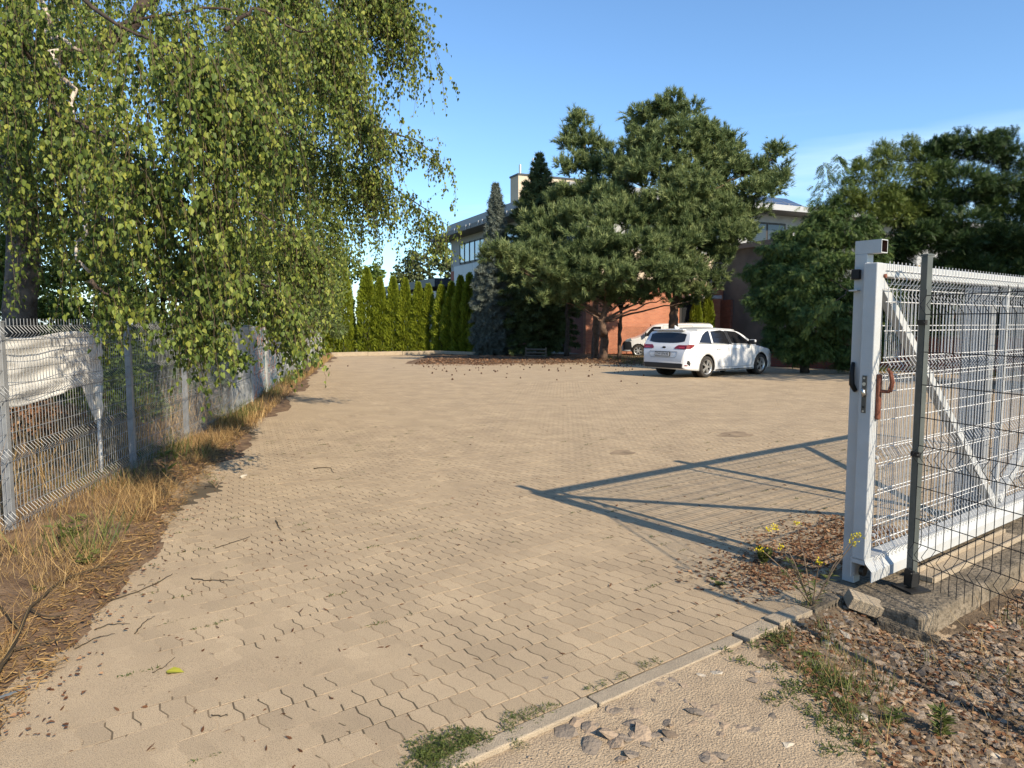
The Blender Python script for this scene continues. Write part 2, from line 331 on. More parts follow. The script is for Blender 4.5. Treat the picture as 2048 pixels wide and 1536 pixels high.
def paver_T(full):
    o0 = outline(JG/2 + .0012); o1 = outline(JG/2); V = [(*p, 0) for p in o0] + [(*p, -.004) for p in o1]
    Fs = [tuple(range(8))] + [(8+i, 8+(i+1)%8, (i+1)%8, i) for i in range(8)]
    if full:
        V += [(*p, -.06) for p in o1]; Fs += [(16+i, 16+(i+1)%8, 8+(i+1)%8, 8+i) for i in range(8)] + [tuple(range(23, 15, -1))]
    return V, Fs
cells = []
for j in range(0, 140):
    v = .005 + BL * (j + .5)
    us = (np.arange(-190, 170) + (.5 if j % 2 else 0)) * BW
    p = Q0[None] + GD[None] * us[:, None] + GN[None] * v
    ok = (p[:, 0] > np.array([edge_x(y) for y in p[:, 1]]) + .25 * np.sin(p[:, 1]*2.1)) & (p[:, 1] > .8) & (p[:, 1] < 19.5) & (np.abs(p[:, 0]) < .80 * p[:, 1] + .6)
    u_, v_ = us, v
    ok &= ~((us > .92) & (v < .17))
    cells.append(p[ok])
cells = np.concatenate(cells); dist = np.hypot(cells[:, 0], cells[:, 1])
cv = cover(cells[:, 0], cells[:, 1])
infr = (np.abs(cells[:, 0]) < .70 * cells[:, 1]) & (cells[:, 1] > 2.35)
order = np.argsort(dist + np.where(infr, 0, 100) + np.where(cv > .8, 30, 0))
near = order[:300]; rest = order[300:]
pmes = []
for q in (.2, .4, .55, .7, .9):
    pm = MB(); pm.add(*paver_T(True)); pme = pm.mesh('paver'); pme.materials.append(MATS['paver']); at = pme.attributes.new('tint', 'FLOAT', 'POINT'); at.data.foreach_set('value', np.full(len(pme.vertices), q, dtype=np.float32)); pmes.append(pme)
ang = math.atan2(GD[1], GD[0])
for i in near:
    o = bpy.data.objects.new('paver', pmes[int(rng.integers(5))]); link(o, yard); p = cells[i]
    o.location = (p[0], p[1], gz(p[1]) + rng.normal() * .0003); o.rotation_euler = (rng.normal()*.0025, rng.normal()*.0025, ang + rng.normal()*.006)
TV, TF = paver_T(False); TV = np.array(TV); n = len(rest); c, s = math.cos(ang), math.sin(ang)
Rz = np.array([[c, -s, 0], [s, c, 0], [0, 0, 1]]); tl = rng.normal(size=(n, 2)) * .0025
V = np.repeat(TV[None], n, 0); V[:, :, 2] += V[:, :, 0] * tl[:, :1] + V[:, :, 1] * tl[:, 1:] + rng.normal(size=(n, 1)) * .0003
V = V @ Rz.T + cells[rest][:, None] + np.stack([np.zeros(n), np.zeros(n), gzv(cells[rest][:, 1])], -1)[:, None]
me = bpy.data.meshes.new('paver_field'); k = len(TV); lens = np.tile([8] + [4]*8, n); 
li = np.concatenate([np.array(f) for f in TF])[None] + (np.arange(n)*k)[:, None]
me.vertices.add(n*k); me.vertices.foreach_set('co', V.astype(np.float32).ravel()); me.loops.add(li.size); me.loops.foreach_set('vertex_index', li.astype(np.int32).ravel())
me.polygons.add(len(lens)); me.polygons.foreach_set('loop_start', np.concatenate([[0], np.cumsum(lens)[:-1]]).astype(np.int32)); me.update(calc_edges=True)
at = me.attributes.new('tint', 'FLOAT', 'POINT'); at.data.foreach_set('value', np.repeat(np.clip(rng.normal(size=n)*.2 + .55, 0, 1), k).astype(np.float32)); me.polygons.foreach_set('use_smooth', np.zeros(len(lens), dtype=bool)); obj('paver_field', me, 'paver', yard, 'stuff')

# kerb stones along the yard's edge
for i, (u0, u1) in enumerate([(-4.05, -3.06), (-3.05, -2.06), (-2.05, -1.03), (-1.02, -.02)]):
    b = MB(); b.box(uv((u0+u1)/2, -.042, -.072 + rng.normal()*.002), (u1-u0-.004, .078, .15), [GD, GN, (0,0,1)]); o = b.build('kerb_stone', 'kerb_conc', yard, bevel=.006)
for u0, u1, dz, tw in [(.0, .26, .004, .03), (.28, .58, .012, -.04), (.60, .92, .006, .02)]:
    g2 = norm(GD + GN*tw); n2 = np.array([-g2[1], g2[0], 0])
    b = MB(); b.box(uv((u0+u1)/2, -.05, -.068 + dz), (u1-u0-.006, .10, .15), [g2, n2, (0,0,1)])
    for k in range(9):                                              # cast ribs on the outer face
        b.box(uv(u0 + (k+.5)*(u1-u0)/9, -.104, -.075 + dz), ((u1-u0)/18, .008, .13), [g2, n2, (0,0,1)])
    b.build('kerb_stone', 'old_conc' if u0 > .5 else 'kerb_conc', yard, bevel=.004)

# dirt apron and gravel verge outside the kerb
def apron_z(u, v):
    r = np.clip((u - .68*v - .05) / 1.1, 0, 1); r = r*r*(3-2*r)
    return -.009 - .117 * r * np.clip((-v - .05) / .25, 0, 1) - .012 * np.clip(-v - 1, 0, 3)
us = np.concatenate([np.arange(-4.2, -2, .1), np.arange(-2, 2.6, .035), np.arange(2.6, 9, .2)]); vs = np.concatenate([np.arange(-.082, -2.6, -.035), np.arange(-2.6, -9, -.3)])
U, W = np.meshgrid(us, vs); pts = Q0[None, None] + GD*U[..., None] + GN*W[..., None]
Zd = apron_z(U, W) + .010*sines(pts[..., 0], pts[..., 1], 21, 3.5, 9) + .0035*sines(pts[..., 0], pts[..., 1], 22, 40, 5)
apron = gridmesh('dirt_apron', pts[..., 0], pts[..., 1], Zd, 'dirt')
vs = np.arange(-.085, -5, -.045); U = np.array([.0 + .68*v + .06*math.sin(v*9) + .04*math.sin(v*23) + rng.normal()*.012 + np.linspace(0, 1, 170)**1.6*7 for v in vs]); W = np.repeat(vs[:, None], 170, 1); pts = Q0[None, None] + GD*U[..., None] + GN*W[..., None]
Zg = apron_z(U, W) + .008 + .012*sines(pts[..., 0], pts[..., 1], 25, 5, 9) + .010*sines(pts[..., 0], pts[..., 1], 26, 30, 6) - np.clip(.034 - .0014*np.arange(170), 0, 1)[None]
gridmesh('gravel_verge', pts[..., 0], pts[..., 1], Zg, 'soil')
def ico(seed, sub=1, flat=.6):
    bm = bmesh.new(); bmesh.ops.create_icosphere(bm, subdivisions=sub, radius=1); r = np.random.default_rng(seed)
    V = np.array([v.co[:] for v in bm.verts]); V *= (1 + r.normal(size=(len(V), 1))*.24); V[:, 2] *= flat; V[:, 0] *= r.uniform(.8, 1.35)
    Fs = np.array([[v.index for v in f.verts] for f in bm.faces]); bm.free(); return V, Fs
STN = [ico(i, 1, f) for i, f in zip(range(6), (.34, .42, .5, .55, .3, .45))]
smes = {}
def stone(pu, pv, size, m, name='stone', parent=apron, sink=.18, key=None, shp=None):
    sz3 = (size, size*rng.uniform(.7, 1), size*rng.uniform(.5, .8)) if sink > .1 else (size, size, size)
    k = shp if shp is not None else int(rng.integers(6))
    if (k, m) not in smes:
        me = mesh_np('stone', *STN[k]); me.materials.append(MATS[m]); smes[(k, m)] = me
    o = bpy.data.objects.new(name, smes[(k, m)]); link(o, parent); p = uv(pu, pv)
    o.location = (p[0], p[1], float(apron_z(np.array(pu), np.array(pv))) + size * (.17 - sink)); o.scale = sz3
    o.rotation_euler = (rng.normal()*.15, rng.normal()*.15, rng.uniform(0, 6.28)); return o
# stones set into the dirt: places read off the photograph
for px, py, s, m in [(1095,1372,.03,'stone_grey'),(1225,1432,.035,'stone_grey'),(1270,1435,.03,'stone_tan'),(1395,1432,.042,'stone_grey'),(1425,1425,.034,'stone_tan'),
    (1420,1447,.036,'stone_tan'),(1340,1372,.032,'stone_grey'),(1322,1380,.03,'stone_grey'),(1408,1372,.03,'stone_dark'),(1340,1478,.036,'stone_dark'),(1290,1482,.045,'stone_tan'),
    (1265,1456,.036,'stone_grey'),(1232,1498,.036,'stone_tan'),(1178,1504,.05,'stone_grey'),(1133,1472,.046,'stone_grey'),(1182,1468,.036,'stone_tan'),(1225,1480,.04,'stone_tan'),
    (1310,1478,.026,'stone_grey'),(1480,1470,.042,'stone_tan'),(1515,1475,.032,'stone_grey'),(1448,1465,.03,'stone_tan'),(1504,1368,.032,'stone_grey'),(1406,1360,.026,'stone_pale'),
    (1426,1354,.032,'stone_pale'),(1514,1353,.018,'stone_pale'),(1376,1386,.03,'stone_tan'),(1260,1518,.036,'stone_grey'),(1420,1524,.03,'stone_tan'),(1578,1500,.022,'stone_pale'),
    (1315,1395,.026,'stone_tan'),(1090,1430,.03,'stone_grey'),(1545,1380,.03,'stone_tan'),(1240,1528,.034,'stone_tan'),(1330,1455,.022,'stone_grey'),(1510,1460,.024,'stone_tan')]:
    p = G(px, py, -.03); u, v = to_uv(p); stone(float(u), float(v), s*1.15, m); stone(float(u) + rng.normal()*.12, float(v) + rng.normal()*.09 - .02, s*rng.uniform(.5, 1), 'stone_grey' if rng.random() < .5 else 'stone_tan')
# loose gravel on the verge: bigger stones one by one, the small ones as a mass
pool = ['stone_dark', 'stone_grey', 'stone_tan', 'stone_dark', 'stone_grey', 'stone_dark']
k = 0
while k < 240:
    u = rng.uniform(-.7, 2.2); v = -rng.uniform(.16, 1.7)
    p = uv(u, v)
    if u < .25 + .68*v + .5*rng.random()**2 or p[0] > .8*p[1] or (u > .93 and v > -.6): continue
    stone(u, v, rng.uniform(.016, .04), pool[k % 6] if rng.random() > .07 else ('stone_pale' if rng.random() > .35 else 'stone_red'), sink=-.1, shp=k % 6); k += 1
for m, cnt, seed in (('stone_dark', 1500, 1), ('stone_grey', 1300, 2), ('stone_tan', 1100, 3)):
    cnt = int(cnt*1.8); u = rng.uniform(-1, 3.0, cnt); v = -rng.uniform(.1, 2.2, cnt); ok = (u > .2 + .68*v + np.abs(rng.normal(size=cnt))*.22) & ~((u > .93) & (v > -.6)); u, v = u[ok], v[ok]
    pos = Q0 + GD*u[:, None] + GN*v[:, None]; pos[:, 2] = apron_z(u, v) + .014
    V, Fc, t = inst(STN[seed], pos, basis(norm(rng.normal(size=(len(u), 3))*[1, 1, .15]), np.array([0, 0, 1.]) + rng.normal(size=(len(u), 3))*.1), rng.uniform(.006, .019, len(u)), np.zeros(len(u)))
    tag(obj('gravel', mesh_np('gravel', V, Fc), m), 'loose gravel chips on the verge below the gate footing', 'gravel', kind='stuff')
cnt = 2600; u = rng.uniform(-3.5, .9, cnt); v = -rng.uniform(.1, 2.4, cnt); pos = Q0 + GD*u[:, None] + GN*v[:, None]; pos[:, 2] = apron_z(u, v)
V, Fc, t = inst(STN[4], pos, basis(norm(rng.normal(size=(cnt, 3))*[1, 1, .15]), np.array([0, 0, 1.]) + rng.normal(size=(cnt, 3))*.1), rng.uniform(.002, .008, cnt)*rng.uniform(.5, 1.2, cnt), np.zeros(cnt))
tag(obj('grit', mesh_np('grit', V, Fc), 'stone_tan'), 'fine grit scattered over the dirt apron', 'grit', kind='stuff')

# left verge (soil strip under the fence), pine bed, far planting strips
ys = np.arange(.6, 46, .25); X = np.array([np.linspace(fence_x(y) - 9, edge_x(y) + .35, 40) for y in ys]); Y = np.repeat(ys[:, None], 40, 1)
e = np.array([edge_x(y) for y in ys])[:, None]
Z = gzv(Y) + .018*sines(X, Y, 31, 1.2, 9) + np.clip((e - X)*.05, -.03, .04) + .006
gridmesh('fence_verge', X, Y, Z, 'litter')
xs = np.linspace(-4.5, 22, 120); ys = np.linspace(28.2, 41, 60); X, Y = np.meshgrid(xs, ys)
front = 29.3 + .6*np.sin(X*.8) + .35*np.sin(X*2.3+1) - np.clip((X-5)*.42, 0, 4.2)
Y = front + (41 - front) * ((Y - 28.2) / 12.8); Z = gzv(Y) + np.clip((Y - front)*.05, -.01, .07) + .025*sines(X, Y, 33, .9, 9) - .012
bed = gridmesh('planting_bed', X, Y, Z, 'litter')

# concrete footing under the sliding gate
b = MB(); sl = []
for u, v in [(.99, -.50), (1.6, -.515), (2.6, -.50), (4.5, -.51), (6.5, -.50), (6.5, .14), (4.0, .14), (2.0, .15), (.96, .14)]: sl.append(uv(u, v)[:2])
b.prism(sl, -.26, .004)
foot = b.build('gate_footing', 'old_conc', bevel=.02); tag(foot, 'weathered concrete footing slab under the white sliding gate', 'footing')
t = MB(); c0 = uv(1.05, -.09, .012) ; d1 = norm(GD*.75 - GN*.65 - np.array([0,0,.35])); d3 = norm(np.array([.15, -.25, 1])); d2 = norm(np.cross(d3, d1)); d3 = np.cross(d1, d2)
t.box(uv(.95, -.20, -.005), (.19, .10, .075), [d1, d2, d3]); o = t.build('loose_paver', 'kerb_conc', bevel=.005); tag(o, 'loose tilted concrete block leaning on the gate footing', 'paver block')
t = MB(); d1 = norm(GD*.2 - GN*.95 - np.array([0,0,.12])); d2 = norm(np.cross([0,0,1], d1)); d3 = np.cross(d1, d2)
t.box(uv(.985, -.43, -.105), (.30, .07, .06), [d1, d2, d3])
for k in range(5): t.box(uv(.985, -.43, -.105) + d3*.032 + d2*(-.026 + k*.013), (.29, .006, .006), [d1, d2, d3])
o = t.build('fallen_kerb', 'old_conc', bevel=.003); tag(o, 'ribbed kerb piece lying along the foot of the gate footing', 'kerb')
# shallow drip tray (angle rail) under the gate
t = MB()
for dv, h in ((-.31, .035), (-.17, .035)): t.box(uv(2.35, dv, .024), (1.55, .018, h), [GD, GN, (0,0,1)])
t.box(uv(2.35, -.24, .010), (1.55, .13, .008), [GD, GN, (0,0,1)]); t.box(uv(1.58, -.24, .024), (.018, .14, .035), [GD, GN, (0,0,1)])
o = t.build('rail_tray', 'kerb_conc', bevel=.004); tag(o, 'long dusty tray lying on the footing beneath the gate beam', 'tray')

# ================================================================== SLIDING GATE
AX = [GD, GN, (0, 0, 1)]
def rollcap(poly, side): return poly
def panel_mesh(mb_v, mb_h, org, d, n, length, z0, z1, folds, sp=.05, r=.0025, spike=.03, depth=.045, fh=.05, sides=4, hz=None):
    """welded 3D panel: vertical wires with V folds, horizontal wires; n = outward side of the folds"""
    d = np.asarray(d, float); n = np.asarray(n, float); prof = [(0, z0 - spike)]
    for f in folds: prof += [(0, f - fh), (depth, f), (0, f + fh)]
    prof.append((0, z1 + spike)); prof = np.array(sorted(prof, key=lambda q: q[1]))
    base = np.array([n*q[0] + np.array([0, 0, q[1]]) for q in prof]); m = MB(); m.tube(base, r, sides); BV = np.concatenate(m.V); BF = m.F
    cnt = int(length / sp)
    for i in range(cnt + 1): mb_v.add(BV + org + d*(i*sp + (length - cnt*sp)/2), BF)
    zs = set(hz or [])
    for f in folds: zs |= {round(f - fh - .004, 4), round(f + fh + .004, 4), round(f, 4)}
    zs = sorted(zs)
    for z in zs:
        if any(abs(z - f) < 1e-3 for f in folds): continue
        o = 0
        a = org + n*(o - .005) + np.array([0, 0, z]); mb_h.tube([a, a + d*length], r*1.15, sides)
GU = 1.12; GV = -.11; GT = .08; GZ0 = .075; GZ1 = 1.945
gate = thing('sliding_gate', 'white steel sliding gate with mesh infill and diagonal brace, slid open', 'gate', tuple(uv(GU, 0)))
b = MB(); b.box(uv(GU + .038, GV + GT/2, (GZ0+GZ1)/2 + .04), (.076, GT, GZ1-GZ0-.08), AX); b.build('gate_post', 'gate_white', gate, bevel=.006)
GL = 6.2
b = MB(); b.box(uv(GU + .0765 + (GL-.0765)/2, GV + GT/2, GZ1 - .04), (GL - .0765, GT-.003, .078), AX); b.build('top_rail', 'gate_white', gate, bevel=.006)
# bottom C beam: open underneath, flared front
b = MB(); prof = [(-.045, .0), (-.045, .062), (-.004, .105), (.0, .125), (.085, .125), (.085, .0), (.078, .0), (.078, .118), (.005, .118), (.002, .108), (-.038, .066), (-.038, .0)]
n = len(prof); V = [uv(GU, GV + q[0], GZ0 - .01 + q[1]) for q in prof] + [uv(GU + GL, GV + q[0], GZ0 - .01 + q[1]) for q in prof]
b.add(V, [(i, (i+1) % n, n + (i+1) % n, n + i) for i in range(n)] + [(0, 1, 10, 11), (1, 2, 9, 10), (2, 3, 8, 9), (3, 4, 7, 8), (4, 5, 6, 7)])
b.build('bottom_beam', 'gate_white', gate)
b = MB()
for k in range(3): b.tube([uv(GU + .05 + k*.0, GV + .02 + .001*k, GZ0 + .03), uv(GU + .05, GV + .045, GZ0 + .03)], .03, 14)
b.build('end_roller', 'lock_dark', gate)
def brace(u0, z0, u1, z1):
    a = uv(u0, GV + .042, z0); c = uv(u1, GV + .042, z1); d = norm(c - a); q = np.cross(GN, d)
    b = MB(); b.box((a + c)/2, (np.linalg.norm(c - a), .06, .058), [d, GN, q]); b.build('diagonal_brace', 'gate_white', gate, bevel=.004)
brace(GU + .085, GZ1 - .10, GU + 2.02, GZ0 + .15)
brace(GU + 4.4, GZ1 - .10, GU + 2.12, GZ0 + .15)
b = MB(); b.box(uv(GU + 2.07, GV + .042, (GZ0+GZ1)/2 + .02), (.04, .04, GZ1-GZ0-.205), AX); b.build('mid_post', 'gate_white', gate, bevel=.004)
b = MB(); b.box(uv(GU + GL - .04, GV + .04, (GZ0+GZ1)/2 + .02), (.076, .078, GZ1-GZ0-.205), AX); b.build('end_post', 'gate_white', gate, bevel=.004)
folds = [.30, .83, 1.37, 1.86]; mv = MB(); mh = MB()
panel_mesh(mv, mh, uv(GU + .10, GV - .012, 0), GD, -GN, GL - .16, .17, 1.925, [.235, .80, 1.34, 1.85], hz=[.42, .60, 1.02, 1.19, 1.55, 1.72], r=.0029, depth=.036)
mv.build('vertical_wires', 'wire_white', gate); mh.build('horizontal_wires', 'wire_white', gate)
mv = MB(); mh = MB()
panel_mesh(mv, mh, uv(GU + .12, GV + GT + .012, 0), GD, GN, GL - .2, .20, 1.86, [.28, .78, 1.30, 1.78], hz=[.53, 1.06, 1.58], r=.0026, depth=.036)
mv.build('rear_vertical_wires', 'wire_white', gate); mh.build('rear_horizontal_wires', 'wire_white', gate)
for z in (1.87, 1.285, .80, .33):
    b = MB(); b.tube([uv(GU + .085, GV - .001, z), uv(GU + .085, GV - .012, z)], .012, 8); b.build('panel_clip', 'rust' if z > 1.8 else 'gate_white', gate)
# lock case set in the end face
lk = MB(); lk.box(uv(GU - .0025, GV + .045, 1.18), (.004, .026, .22), AX); lock = lk.build('lock_plate', 'lock_dark', gate)
for z, r_, m in ((1.275, .006, 'steel'), (1.24, .011, 'steel'), (1.105, .006, 'black'), (1.08, .006, 'steel')):
    b = MB(); b.tube([uv(GU - .003, GV + .045, z), uv(GU - .010, GV + .045, z)], r_, 10); b.build('screw' if r_ < .01 else 'latch_bolt', m, lock)
b = MB(); pts = [uv(GU - .004, GV + .045 + .012*math.cos(a)*(.6 if a > 2.2 else 1), 1.195 + .024*math.sin(a)) for a in np.linspace(0, 5.4, 12)]
b.tube([uv(GU - .012, GV + .052, 1.212), uv(GU - .016, GV + .046, 1.20), uv(GU - .015, GV + .038, 1.18), uv(GU - .012, GV + .045, 1.165)], [.008, .013, .011, .004], 8); b.build('hook_latch', 'steel', lock, smooth=True)
# rusty handle on the lit face
h = MB(); h.box(uv(GU + .055, GV - .013, 1.165), (.030, .026, .27), AX); hd = h.build('handle_plate', 'rust', gate, bevel=.01)
h = MB(); h.tube([uv(GU + .055, GV - .02, 1.20), uv(GU + .055, GV - .07, 1.20), uv(GU + .055, GV - .075, 1.215)], .011, 6); h.build('handle_neck', 'rust', hd)
h = MB(); h.tube([uv(GU + .057, GV - .075, 1.20), uv(GU + .060, GV - .085, 1.255), uv(GU + .056, GV - .075, 1.31), uv(GU + .048, GV - .06, 1.335)], [.012, .013, .011, .008], 6); h.build('handle_grip', 'rust', hd, smooth=True)
# guide post with an elbow over the gate
gp = thing('guide_post', 'white box-section post with an open elbow arm over the gate end', 'post', tuple(uv(GU + .105, GV + .13)))
b = MB(); b.box(uv(GU + .105, GV + .1325, 1.005), (.075, .075, 2.0), AX); b.build('post', 'gate_white', gp, bevel=.004)
b = MB()                                                                      # mitred arm, a hollow box tube
z0, z1 = 2.005, 2.083; ua, ub = GU + .0675, GU + .1425; va, vm, vb = GV + .17, GV + .095, GV + .015
def ring(u0, u1, z0, z1, v): return [uv(u0, v, z0), uv(u1, v, z0), uv(u1, v, z1), uv(u0, v, z1)]
back = [uv(ua, vm, z0), uv(ub, vm, z0), uv(ub, va, z1), uv(ua, va, z1)]
V = back + ring(ua, ub, z0, z1, vb) + ring(ua+.005, ub-.005, z0+.005, z1-.005, vb) + ring(ua+.005, ub-.005, z0+.005, z1-.005, vb + .14)
b.add(V, [(i, (i+1) % 4, 4 + (i+1) % 4, 4 + i) for i in range(4)] + [(4+i, 4+(i+1) % 4, 8+(i+1) % 4, 8+i) for i in range(4)])
arm = b.build('elbow_arm', 'gate_white', gp)
b = MB(); b.add(V[8:], [(i, (i+1) % 4, 4+(i+1) % 4, 4+i) for i in range(4)] + [(4, 5, 6, 7)]); b.build('tube_inside', 'rust_dark', arm)
b = MB(); V = [uv(ua, va, z1), uv(ub, va, z1), uv(ub, va, z0), uv(ua, va, z0), uv(ua, vm, z0), uv(ub, vm, z0)]; b.add(V, [(0, 1, 2, 3), (0, 3, 4), (1, 5, 2), (0, 4, 5, 1), (3, 2, 5, 4)]); b.build('mitre', 'gate_white', gp)
b = MB(); b.box(uv(GU + .052, GV + .15, 1.885), (.03, .05, .06), AX); b.build('buffer', 'black', gp, bevel=.006)
b = MB(); b.box(uv(GU + .055, GV + .155, 1.79), (.05, .05, .008), AX); b.build('bracket', 'gate_white', gp)
b = MB(); b.tube([uv(GU + .06, GV + .15, 1.36), uv(GU + .04, GV + .145, 1.30), uv(GU + .035, GV + .14, 1.23), uv(GU + .06, GV + .13, 1.19)], [.01, .014, .016, .013], 6); b.build('catch_hook', 'black', gp, smooth=True)
# thick portal post further along
pp = MB(); pp.box(uv(GU + 2.32, .19, .93), (.10, .20, 1.9), AX); o = pp.build('portal_post', 'portal_shade', bevel=.008); tag(o, 'thick white square post behind the sliding gate at the frame edge', 'post')

# dark mesh fence turning away from the gate
DP = uv(1.37, -.27); DD = norm(np.array([.27, -.963, 0])); DN = np.array([-DD[1], DD[0], 0]); DA = [DD, DN, (0, 0, 1)]
df = thing('dark_mesh_fence', 'dark wire mesh fence with grey steel posts beside the open gate', 'fence', tuple(DP))
for k, sx_ in ((0, 0), (1, 2.52)):
    c = DP + DD*sx_; zb = .0 if k == 0 else -.12
    b = MB(); b.box(c + np.array([0, 0, 1.0 + zb/2]), (.046, .040, 1.96 - zb), DA); ps = b.build('post', 'post_grey', df, bevel=.004)
    b = MB(); b.box(c + np.array([0, 0, zb + .012]), (.15, .15, .010), DA); b.build('base_plate', 'black', df)
    b = MB(); b.box(c + np.array([0, 0, zb + .07]), (.062, .056, .09), DA); b.build('foot_sleeve', 'black', df, bevel=.004)
    b = MB(); b.box(c + np.array([0, 0, 1.987 - (0)]), (.050, .044, .012), DA); b.build('post_cap', 'post_grey', df)
mv = MB(); mh = MB(); panel_mesh(mv, mh, DP + DD*.035 - DN*.030, DD, -DN, 2.45, .10, 1.76, [.25, .83, 1.70], hz=[.45, .64, 1.05, 1.24, 1.43], r=.0024)
mv.build('vertical_wires', 'wire_dark', df); mh.build('horizontal_wires', 'wire_dark', df)
for z in (1.60, .83, .12):
    b = MB(); b.box(DP + DD*.02 - DN*.034 + np.array([0, 0, z]), (.06, .016, .03), DA); b.tube([DP + DD*.045 - DN*.03 + [0,0,z], DP + DD*.045 - DN*.055 + [0,0,z]], .006, 6); b.build('clamp', 'black', df)

# ================================================================== LEFT BOUNDARY: mesh fence, then concrete panels
posts = [2.75, 5.2, 7.6, 9.5, 11.9]
lf = thing('mesh_fence', 'galvanised wire mesh fence under the birch along the left edge', 'fence', (fence_x(5.2), 5.2, 0))
for i, y in enumerate(posts):
    p = np.array([fence_x(y), y, 0]); b = MB(); b.box(p + [0, 0, .80], (.06, .045, 1.60)); b.build('post', 'galv', lf, bevel=.004)
    b = MB(); b.box(p + [0, 0, 1.607], (.064, .05, .012)); b.build('post_cap', 'galv', lf)
    if i:
        a = np.array([fence_x(posts[i-1]), posts[i-1], 0]); d = norm(p - a); n = np.array([d[1], -d[0], 0]); ln = np.linalg.norm(p - a)
        mv = MB(); mh = MB(); panel_mesh(mv, mh, a + d*.02 + n*.03, d, n, ln - .03, .06, 1.60, [.15, .62, 1.08, 1.52], hz=[.30, .46, .78, .93, 1.25, 1.40], r=.0026, sides=4)
        mv.build('vertical_wires', 'galv', lf); mh.build('horizontal_wires', 'galv', lf)
cf = thing('concrete_panel_fence', 'low grey concrete panel fence continuing behind the hanging birch twigs', 'fence', (fence_x(12.6), 12.6, 0))
import itertools
mg = bpy.data.materials.new('graffiti'); mg.use_nodes = True; t = mg.node_tree; bb = t.nodes['Principled BSDF']; MATS['graffiti'] = mg; bb.inputs['Roughness'].default_value = .8
g = t.nodes.new('ShaderNodeNewGeometry'); n = t.nodes.new('ShaderNodeTexNoise'); n.inputs['Scale'].default_value = 1.6; n.inputs['Distortion'].default_value = 2.5; t.links.new(g.outputs['Position'], n.inputs['Vector'])
r = t.nodes.new('ShaderNodeValToRGB'); r.color_ramp.interpolation = 'CONSTANT'
cs = [(0, (.30, .31, .31)), (.40, (.08, .17, .20)), (.47, (.33, .34, .34)), (.53, (.38, .17, .12)), (.60, (.30, .31, .31)), (.66, (.10, .19, .22))]
r.color_ramp.elements[0].color = (*cs[0][1], 1); r.color_ramp.elements[1].position = cs[1][0]; r.color_ramp.elements[1].color = (*cs[1][1], 1)
for q, c in cs[2:]: x = r.color_ramp.elements.new(q); x.color = (*c, 1)
t.links.new(n.outputs[0], r.inputs[0]); t.links.new(r.outputs[0], bb.inputs['Base Color'])
yp = np.arange(11.95, 36, 2.06); prev = None
for i, y in enumerate(yp):
    p = np.array([fence_x(y) - .05, y, gz(y)])
    b = MB(); b.box(p + [0, 0, .77], (.13, .12, 1.56)); b.build('post', 'panel_conc', cf, bevel=.01)
    if prev is not None:
        d = norm((p - prev) * [1, 1, 0]); n = np.array([d[1], -d[0], 0]); ln = np.linalg.norm((p - prev)[:2]) - .13; c = (p + prev)/2
        for k in range(3):
            b = MB(); b.box(c + [0, 0, .27 + .5*k], (ln, .05, .492), [d, n, (0, 0, 1)]); b.build('panel', 'graffiti' if i in (2, 3) else 'panel_conc', cf, bevel=.012)
            o = MB(); o.box(c + n*.03 + [0, 0, .27 + .5*k], (ln - .16, .02, .34), [d, n, (0, 0, 1)]); o.build('raised_field', 'graffiti' if i in (2, 3) else 'panel_conc', cf, bevel=.008)
    prev = p

# torn white sheet hung inside the fence
d = norm(np.array([fence_x(7.6) - fence_x(5.2), 2.4, 0])); n = np.array([d[1], -d[0], 0]); A0 = np.array([fence_x(5.2), 5.2, 0]) - n*.035
nu, nv_ = 70, 34; U, Wv = np.meshgrid(np.linspace(-.35, 1, nu), np.linspace(0, 1, nv_)); xx = U*1.92
sag = .42*np.sin(np.clip((U + .35)/1.35, 0, 1)*np.pi)**.8; hang = .42 + .30*sag + np.where(U > .72, .62*((U-.72)/.28)**1.2, 0) - np.where(U > .93, .18*(U-.93)/.07, 0)
zt = 1.50 - .02*np.sin(U*7); zz = zt - Wv*hang
fold = .014*np.sin(Wv*18 + 5*U*U) + .012*sines(xx*2, zz*4, 5, 2, 8) - .05*Wv*np.sin(U*5)**2
pt = A0[None, None] + d*xx[..., None] - n*(np.abs(fold)[..., None] + .012); pt[..., 2] = zz
idx = np.arange(nu*nv_).reshape(nv_, nu); Fc = np.stack([idx[:-1, :-1], idx[:-1, 1:], idx[1:, 1:], idx[1:, :-1]], -1).reshape(-1, 4)
o = obj('plastic_sheet', mesh_np('plastic_sheet', pt, Fc, smooth=True), 'tarp'); m_ = o.modifiers.new('solid', 'SOLIDIFY'); m_.thickness = .002
tag(o, 'torn white sheet hanging crumpled behind the mesh fence under the birch', 'sheet')
b = MB(); q = A0 - n*.03
b.tube([q + d*1.78 + [0, 0, .98], q + d*1.80 + [0, 0, .8], q + d*1.775 + [0, 0, .55], q + d*1.79 + [0, 0, .3], q + d*1.785 + [0, 0, .12]], [.05, .03, .012, .018, .014], 6)
o2 = b.build('sheet_strip', 'tarp', o, smooth=True)

